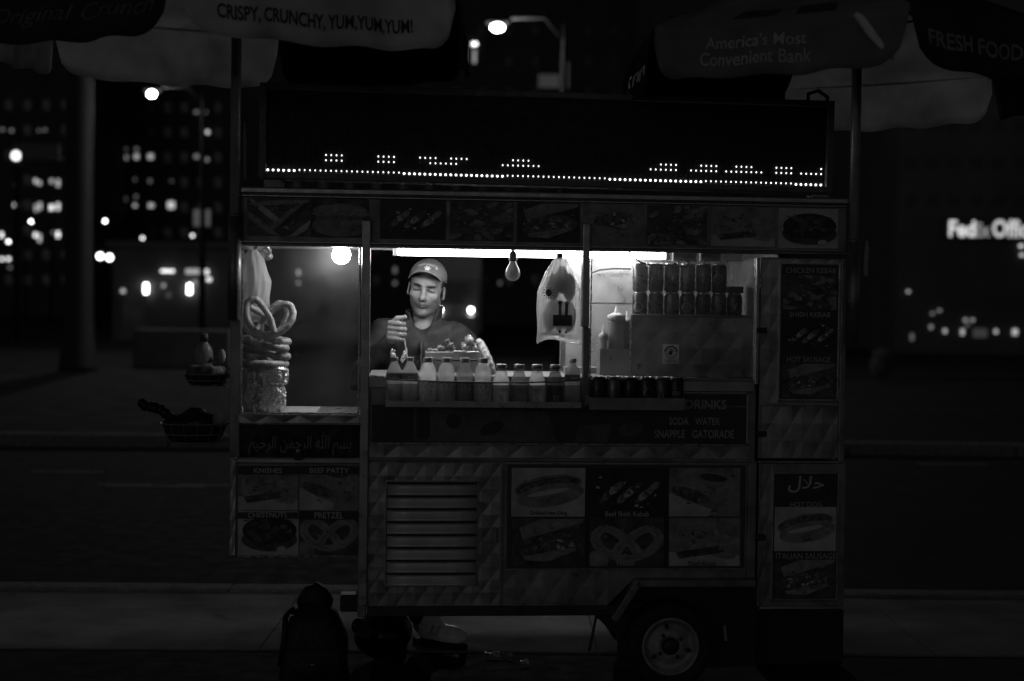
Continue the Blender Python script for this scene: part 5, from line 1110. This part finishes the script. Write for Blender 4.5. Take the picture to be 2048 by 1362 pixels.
# cap
capo = bpy.data.objects.new('cap', None); COL.objects.link(capo); capo.parent = man; capo.matrix_local = Matrix.Translation(HC) @ HR.to_4x4()
CAPC = M('cap_cloth', .21, .8, var=.15, scale=30, bump=.25, bscale=200)
CC, CRD = Vector((0, .012, .040)), (.0835, .1045, .092)
def crown(a, b):
    g = 2 * math.pi * a; lo_ = -.02 + .46 * max(0, math.cos(g)) ** 2; e = lo_ + (math.pi / 2 - lo_) * b; pl = 1 + .012 * abs(math.sin(3 * g)) * (1 - b)
    dent = 1 + .02 * math.sin(5 * g + 1) * math.sin(3 * e)
    return (CC.x + CRD[0] * math.cos(e) * math.sin(g) * pl * dent, CC.y - CRD[1] * math.cos(e) * math.cos(g) * pl * dent, CC.z + CRD[2] * math.copysign(abs(math.sin(e)) ** .85, e) * dent)
MB().grid(crown, 60, 16, wrap=True).build('crown', CAPC, capo, smooth=True, solid=.003)
MB().sphere((CC.x, CC.y, CC.z + CRD[2] + .002), (.006, .006, .003)).build('button', CAPC, capo, smooth=True)
def brim(a, b):
    g = R(-60 + 120 * a); x0 = CRD[0] * .975 * math.sin(g); y0 = -CRD[1] * .975 * math.cos(g); ext = .064 * b * math.cos(g * .9) ** .6
    return (CC.x + x0 * (1 + .08 * b), CC.y + y0 - ext, CC.z + .042 + .016 * b - .050 * (abs(a - .5) * 2) ** 2 * (.55 + .45 * b))
MB().grid(brim, 32, 8).build('brim', CAPC, capo, smooth=True, solid=.0035)
MB().tube([brim(a / 31, 1) for a in range(32)], .0021, 6).build('brim_edge', M('cap_edge', .33, .8), capo, smooth=True)
CINK = M('cap_embroidery', .9, .8)
def on_cap(u_, v_, lift=.004):      # u_ across in metres, v_ height above the cap's rim in metres
    e = .26 + v_ / .092; g = u_ / (.092 * max(.35, math.cos(e)))
    return (CC.x + (CRD[0] + lift) * math.cos(e) * math.sin(g), CC.y - (CRD[1] + lift) * math.cos(e) * math.cos(g), CC.z + (CRD[2] + lift) * math.sin(e) ** .85)
vs, fs = text2d("TEXAS HOLD 'EM", 1, .02); x0_ = min(p[0] for p in vs); x1_ = max(p[0] for p in vs); out = []
for x_, y_ in vs:
    g = R(68) - R(136) * (x_ - x0_) / (x1_ - x0_); r_ = .036 + .0165 * y_; out.append(on_cap(r_ * 1.15 * math.sin(-g) * -1 * -1 if False else -r_ * 1.25 * math.sin(g), .020 + r_ * .92 * math.cos(g)))
MB().add(out, fs).build('lettering', CINK, capo)
MB().add([on_cap(a, b) for a, b in ell(0, .036, .012, .0105)], [tuple(range(24))]).build('emblem', CINK, capo)
for k in range(6): MB().add([on_cap(a, b) for a, b in ell(.0145 * math.cos(R(60 * k)), .038 + .013 * math.sin(R(60 * k)), .0035, .0025, 0, 8)], [tuple(range(8))]).build('emblem', CINK, capo)
vs, fs = text2d('POKER', 1, .02); out = [on_cap(x_ * .0115, .012 + y_ * .0105) for x_, y_ in vs]; MB().add(out, fs).build('lettering', CINK, capo)
# skewer in the fist
a, b = Vector(hp(803, 640, -.012)) + P0, Vector(hp(815, 716, -.0)) + P0
tag(MB().tube([Vector((0, 0, 0)), b - a], .0028, 6).build('skewer', M('pale_wood', .5, .6), None, loc=a), 'thin wooden skewer held in the raised fist', 'skewer')
c = Vector(hp(786, 708, .0)) + P0
mb = MB().sphere((0, 0, 0), (.012, .008, .022), 14, 10); mb.v = [tuple(Vector(v) * (1 + .5 * mnoise.noise(Vector(v) * 90))) for v in mb.v]; tag(mb.build('foil_twist', FOIL, None, loc=c), 'crumpled foil twist between the water bottles', 'foil')
c = Vector(hp(808, 712, .0)) + P0
mb = MB().sphere((0, 0, 0), (.010, .008, .03), 14, 10); mb.v = [tuple(Vector(v) * (1 + .5 * mnoise.noise(Vector(v) * 80 + Vector((5, 0, 0))))) for v in mb.v]; tag(mb.build('foil_twist', FOIL, None, loc=c, rot=(0, .3, 0)), 'foil wrapping at the lower end of the skewer', 'foil')

# ================================================================ THE CITY BEHIND
WALL = M('dark_facade', .05, .9, var=.3, scale=.2); WALL2 = M('brown_facade', .04, .9, var=.3, scale=.3)
DKGL = M('dark_window', .02, .25, var=.4, scale=.5)
_glow = {}
def glow(v):
    v = float('%.2g' % v); return ME('glow_%g' % v, v)
_qm = {}
def qmesh(sx, sy, mat):
    k = (round(sx, 2), round(sy, 2), mat.name)
    if k not in _qm: _qm[k] = MB().box(-sx / 2, sx / 2, -.06, .06, -sy / 2, sy / 2).mesh('window', mat)
    return _qm[k]
def building(name, label, px0, px1, d, height, depth, mat, lits, lattice=None, rise=0):
    a, b = at(px0, 600, d), at(px1, 600, d); t = thing(name, label, 'building', ((a.x + b.x) / 2, d, 0), 0); hw = (b.x - a.x) / 2; ox = (a.x + b.x) / 2
    MB().box(-hw, hw, 0, depth, -.3, height).build('wall', mat, t)
    MB().box(-hw - .3, hw + .3, -.3, depth + .3, height, height + 1).build('cornice', mat, t)
    used = []
    for (x, y, w_, h_, v) in lits:
        p = at(x, y, d - .1); sw, sh_ = max(w_ - 8, 5), max(h_ - 8, 5); used.append((x, y))
        link('window', qmesh(sw / FPX * d, sh_ / FPX * d, glow(v * w_ * h_ / (sw * sh_))), t, loc=(p.x - ox, -.1, p.z))
    if lattice:
        x0, x1, nx, y0, y1, ny = lattice
        for i in range(nx):
            for j in range(ny):
                x, y = x0 + (x1 - x0) * i / (nx - 1), y0 + (y1 - y0) * j / (ny - 1)
                if any(abs(x - q[0]) < 16 and abs(y - q[1]) < 18 for q in used): continue
                p = at(x, y, d - .1); link('window', qmesh(14 / FPX * d, 20 / FPX * d, DKGL), t, loc=(p.x - ox, -.04, p.z))
    return t
L1 = [(412, 264, 20, 14, .22), (393, 224, 16, 12, .035), (410, 224, 14, 12, .035), (393, 313, 16, 16, .05), (412, 319, 18, 14, .06), (251, 315, 16, 16, .07), (273, 313, 16, 18, .11), (301, 313, 18, 18, .13), (251, 298, 14, 12, .02), (273, 298, 14, 12, .03), (227, 268, 12, 14, .03),
      (270, 359, 12, 14, .014), (300, 362, 14, 16, .022), (343, 362, 14, 12, .012), (205, 406, 12, 18, .05), (231, 396, 12, 14, .014), (251, 398, 12, 16, .014), (272, 393, 14, 14, .02), (270, 411, 14, 14, .09), (302, 411, 18, 16, .13), (342, 410, 21, 22, .24)]
building('office_tower', 'dark office tower with scattered lit windows left of the cart', 172, 500, 210, 150, 30, WALL, L1, (200, 470, 9, 215, 515, 7))
L2 = [(5, 259, 14, 12, .03), (23, 261, 14, 12, .035), (78, 261, 12, 12, .02), (90, 260, 14, 12, .025), (71, 362, 12, 16, .16), (79, 366, 12, 16, .12), (103, 362, 12, 16, .11), (116, 366, 12, 22, .16), (32, 410, 17, 14, .32), (72, 416, 12, 22, .12), (80, 412, 13, 22, .14), (103, 415, 15, 18, .4), (116, 413, 13, 22, .28), (3, 470, 13, 18, .4), (71, 470, 13, 16, .34), (79, 476, 13, 24, .16), (116, 469, 13, 20, .42), (104, 465, 12, 12, .07), (4, 518, 10, 14, .4), (17, 518, 10, 14, .45), (20, 535, 10, 12, .04), (32, 370, 10, 12, .02)]
building('office_tower', 'office tower at the far left edge with rows of bright windows', -160, 168, 190, 150, 30, WALL2, L2, (-20, 130, 5, 210, 560, 8))
L3 = [(597, 545, 14, 18, .10), (597, 566, 12, 12, .07), (790, 540, 14, 20, .03), (790, 566, 14, 16, .025), (1000, 566, 12, 16, .02), (918, 110, 36, 40, .13), (906, 88, 18, 14, .5), (949, 88, 18, 14, .9), (949, 113, 14, 34, .1), (1098, 162, 50, 34, .022), (1135, 150, 12, 60, .012)]
building('apartment_block', 'tall dark block behind the middle of the cart with one bright window', 500, 1260, 160, 150, 30, WALL2, L3, (540, 1230, 14, 60, 560, 9))
building('apartment_block', 'black tower seen between the parasols and behind the right of the cart', 1262, 1790, 150, 150, 30, WALL, [], (1290, 1760, 10, 40, 560, 9))
fb = building('shop_building', 'dark shop building with an illuminated shipping store sign', 1792, 2500, 62, 60, 20, WALL, [(2042, 492, 12, 14, .16), (2044, 510, 14, 10, .16), (1816.5, 583, 12, 12, .08), (1931, 640, 12, 14, .06), (1945, 640, 10, 10, .09), (1879, 621, 10, 12, .05), (1865, 627, 10, 12, .04), (1960, 666, 34, 26, .02), (1862, 654, 12, 16, .05), (1890, 662, 12, 16, .10), (1925, 664, 10, 20, .14), (1992, 663, 10, 16, .12), (2030, 664, 16, 20, .16), (1824, 674, 12, 22, .03), (1935, 650, 10, 10, .03)], (1820, 2040, 6, 100, 400, 5))
ox = fb.location.x
for body, xa, xb, ya, yb, v in (('Fed', 1897, 1950, 441, 474, .62), ('Ex', 1950, 1980, 446, 474, .22), ('Office', 1984, 2074, 440, 475, .5)):
    p, q = at(xa, yb, 61.7), at(xb, ya, 61.7); fit_text(body, p.x - ox, p.z, q.x - ox, q.z, -.35, glow(v * 1.15), fb, 'sign_letters', bold=.03)
a, b = at(1885, 480, 61.8), at(2090, 435, 61.8); MB().box(a.x - ox, b.x - ox, -.3, -.05, a.z, b.z).build('sign_board', BLACKM, fb)

# --- shop front with lit sign and wall lamps
def lampbox(px, py, d, w_, h_, v): 
    p = at(px, py, d); return p, w_ / FPX * d, h_ / FPX * d, v
sfD = 66; a, b = at(225, 600, sfD), at(465, 600, sfD)
sf2 = thing('corner_shop', 'low shop front with two tall wall lights and a bright strip sign', 'shop', ((a.x + b.x) / 2, sfD, 0)); hw = (b.x - a.x) / 2; ox = (a.x + b.x) / 2
MB().box(-hw, hw, 0, 8, -.2, 4.2).build('wall', WALL, sf2); MB().box(-hw - .2, hw + .2, -.5, 8.2, 4.2, 4.5).build('roof_edge', WALL, sf2)
for nm, x, y, w_, h_, v in (('wall_light', 292, 577, 6, 20, 9), ('wall_light', 379, 578, 6, 20, 9), ('strip_sign', 335, 542, 25, 5, 1.8), ('window', 385, 543, 26, 10, .4), ('window', 413, 544, 7, 10, 1.2), ('window', 418, 559, 7, 7, 1.4), ('window', 390, 565, 7, 10, .25), ('window', 246, 582, 6, 7, .6), ('window', 327, 571, 5, 8, .35), ('window', 337, 590, 8, 12, .05)):
    p = at(x, y, sfD - .15); MB().box(-w_ / 2 / FPX * sfD, w_ / 2 / FPX * sfD, -.08, .08, -h_ / 2 / FPX * sfD, h_ / 2 / FPX * sfD).build(nm, glow(v), sf2, loc=(p.x - ox, -.15, p.z))
MB().box(-hw + .5, -hw + 1.6, -.06, .02, 0, 2.3).build('door', DKGL, sf2)

# --- street lamps
POLE = M('lamp_pole', .004, .95, 0., var=.2, spec=.05)
def street_lamp(px, py, d, sw, sh_, v, label, power=0., arm=1.6):
    p = at(px, py, d); t = thing('street_lamp', label, 'street lamp', (p.x + arm, d, 0), 0, 'street lamps')
    MB().lathe([(.16, 0), (.16, .5), (.10, .7), (.07, p.z - .6), (.05, p.z + .1)], 12).build('pole', POLE, t, smooth=True)
    MB().tube([(0, 0, p.z - .3), (-arm * .3, 0, p.z + .25), (-arm * .8, 0, p.z + .22)], .04, 8).build('arm', POLE, t, smooth=True)
    MB().sphere((-arm, .12, p.z + .16), (.3, .2, .1), 16, 10).build('lamp_head', POLE, t, smooth=True)
    MB().sphere((-arm, 0, p.z), (sw / FPX * d / 2, max(.1, sw / FPX * d / 3), sh_ / FPX * d / 2), 16, 10).build('lens', glow(v), t, smooth=True)
    if power:
        ld = bpy.data.lights.new('lamp_light', 'POINT'); ld.energy = power; ld.shadow_soft_size = .15; lo = bpy.data.objects.new('lamp_light', ld); COL.objects.link(lo); lo.parent = t; lo.location = (-arm, -.05, p.z - sh_ / FPX * d / 2 - .2)
    return t
street_lamp(995, 55, 34, 26, 16, 40, 'brightest street lamp above the middle of the cart', 900)
street_lamp(303.5, 188, 44, 16, 13, 40, 'bright street lamp below the left parasol', 420)
for i, (x, y, d, v, lb) in enumerate(((62, 443, 112, 8, 'distant street lamp at the far left, above the bright windows'), (210, 442, 112, 9, 'distant street lamp right of the thick column'), (285, 476, 128, 3.2, 'dim distant street lamp left of the shop front'), (385, 471, 128, 2.6, 'dim distant street lamp above the shop front'), (17, 483, 128, 6, 'small distant street lamp by the left edge'))):
    street_lamp(x, y, d, 6, 6, v, lb)
def signal(px, py, d, v, label):
    p = at(px, py, d); t = thing('traffic_signal', label, 'traffic signal', (p.x, d, 0), 0, 'traffic signals')
    MB().lathe([(.12, 0), (.09, .4), (.08, p.z - .4)], 10).build('pole', POLE, t, smooth=True); MB().box(-.2, .2, -.1, .2, p.z - .4, p.z + .5).build('signal_box', BLACKM, t, bevel=.03)
    MB().sphere((0, -.12, p.z), (.2, .08, .2), 14, 8).build('lens', glow(v), t, smooth=True)
signal(201.5, 512.5, 95, 7, 'left of the two traffic signals beside the column'); signal(220, 515, 95, 7, 'right of the two traffic signals beside the column'); signal(34, 312, 60, 2.0, 'small high signal at the far left edge')

# --- vehicles across the street
def car(cx, d, hz, sep, label, kind='car', v=7., rz=0.):
    t = thing('parked_car' if kind == 'car' else 'box_truck', label, 'car' if kind == 'car' else 'truck', (cx, d, 0), rz); PA = M('car_paint', .05, .3, var=.1, coat=.5); hw = sep / 2 + .22
    if kind == 'car':
        prof = [(-.1, .3), (-.1, .75), (.0, .85), (1.1, .95), (1.8, 1.42), (3.2, 1.45), (4.0, .98), (4.5, .9), (4.5, .3)]
    else: prof = [(-.1, .4), (-.1, 1.3), (.15, 1.6), (.55, 2.5), (1.6, 2.6), (1.6, .4)]
    n = len(prof); mb = MB(); mb.add([(-hw, y, z) for y, z in prof] + [(hw, y, z) for y, z in prof], [tuple(range(n)), tuple(range(2 * n - 1, n - 1, -1))] + [(i, i + n, (i + 1) % n + n, (i + 1) % n) for i in range(n)]); mb.build('body', PA, t, bevel=.06)
    if kind != 'car': MB().box(-hw - .1, hw + .1, 1.7, 6, .7, 3.3).build('cargo_box', M('truck_box', .03, .5), t, bevel=.05)
    ws = (1.13, 1.76, .97, 1.40) if kind == 'car' else (.2, .52, 1.66, 2.42)
    MB().add([(-hw * .85, ws[0] - .03, ws[2]), (hw * .85, ws[0] - .03, ws[2]), (hw * .75, ws[1] - .03, ws[3]), (-hw * .75, ws[1] - .03, ws[3])], [(0, 1, 2, 3)]).build('windscreen', DKGL, t)
    for s_ in (-1, 1):
        MB().lathe([(.01, -.16), (.07, -.15), (.08, -.06)], 16, c=(s_ * sep / 2, 0, hz), axis='y').build('headlight', glow(v), t, smooth=True)
        for y in ((.75, 3.6) if kind == 'car' else (.9, 4.8)):
            w_ = MB().lathe([(.33, -.1), (.33, .1)], 20, axis='x').build('wheel', RUBBER, t, smooth=False, loc=(s_ * (hw - .08), y, .33 - .14 * 0)); 
            MB().lathe([(.2, -.102), (.2, .102)], 16, axis='x').build('hub_cap', STEELD, w_)
    MB().box(-.3, .3, -.13, -.1, .45, .56).build('number_plate', M('plate', .3, .6), t)
p, q = at(1876.5, 662.7, 70), at(1909, 662.7, 70); car((p.x + q.x) / 2, 70, .76, 1.05, 'oncoming car with two headlights at the right, below the store sign', v=30)
p = at(2011, 663.5, 76); car(p.x + .4, 76, .76, 1.05, 'car with headlights at the right edge of the view', v=30)
p = at(911, 620, 46); car(p.x, 46, p.z, 62 / FPX * 46, 'box truck with round headlights behind the vendor', 'truck', v=14)

# --- thick column with street sign, low wall, shrub
b = gnd(156, 742, 0); t = thing('lamp_column', 'thick grey column with a flared base and a street sign at the left', 'column', b, 0); s_ = b.y / FPX
MB().lathe([(38 * s_, 0), (38 * s_, .12), (33 * s_, .5), (29 * s_, 1.2), (27 * s_, 4), (26 * s_, 12)], 18).build('shaft', M('column_paint', .018, .7, var=.2), t, smooth=True)
a, c = at(55, 325, b.y), at(133, 292, b.y); MB().box(a.x - b.x, c.x - b.x, -.5, -.44, a.z, c.z).build('street_sign', M('sign_green', .10, .6), t, bevel=.02)
MB().tube([(c.x - b.x - .4, -.43, (a.z + c.z) / 2), (0, 0, (a.z + c.z) / 2)], .05, 8).build('bracket', POLE, t)
a, c = gnd(265, 735, 0), gnd(470, 735, 0); o = MB().box(0, c.x - a.x, 0, .6, 0, .95).build('low_wall', M('pale_concrete', .07, .8, var=.3, scale=1.5), None, bevel=.04, loc=a); tag(o, 'low pale concrete wall across the street at the left', 'wall')
a = at(404, 436, 50); sg = thing('square_sign', 'faint square sign board above the shop front', 'sign', (a.x, 50, 0)); MB().box(-.3, .3, -.03, .03, a.z - .3, a.z + .3).build('board', M('sign_face2', .2, .6), sg, bevel=.02); MB().lathe([(.05, 0), (.05, a.z - .3)], 10).build('post', POLE, sg)
b = gnd(1763, 764, 0); sb = thing('shrub', 'small round shrub across the street right of the cart', 'shrub', b); mb = MB(); rn = random.Random(3)
for k in range(900):
    v = Vector((rn.gauss(0, 1), rn.gauss(0, 1), rn.gauss(0, 1))).normalized() * rn.uniform(.55, 1) ; c = Vector((v.x * .26, v.y * .26, .42 + v.z * .36)); u1_ = Vector((rn.gauss(0, 1), rn.gauss(0, 1), rn.gauss(0, 1))).normalized() * .045; u2_ = u1_.orthogonal().normalized() * .02
    mb.add([c - u1_, c + u2_, c + u1_, c - u2_], [(0, 1, 2, 3)])
mb.build('foliage', MT('leaf', .12, .3, 0), sb); MB().tube([(0, 0, 0), (.01, 0, .3)], .03, 8).build('stem', M('bark', .06, .9), sb)
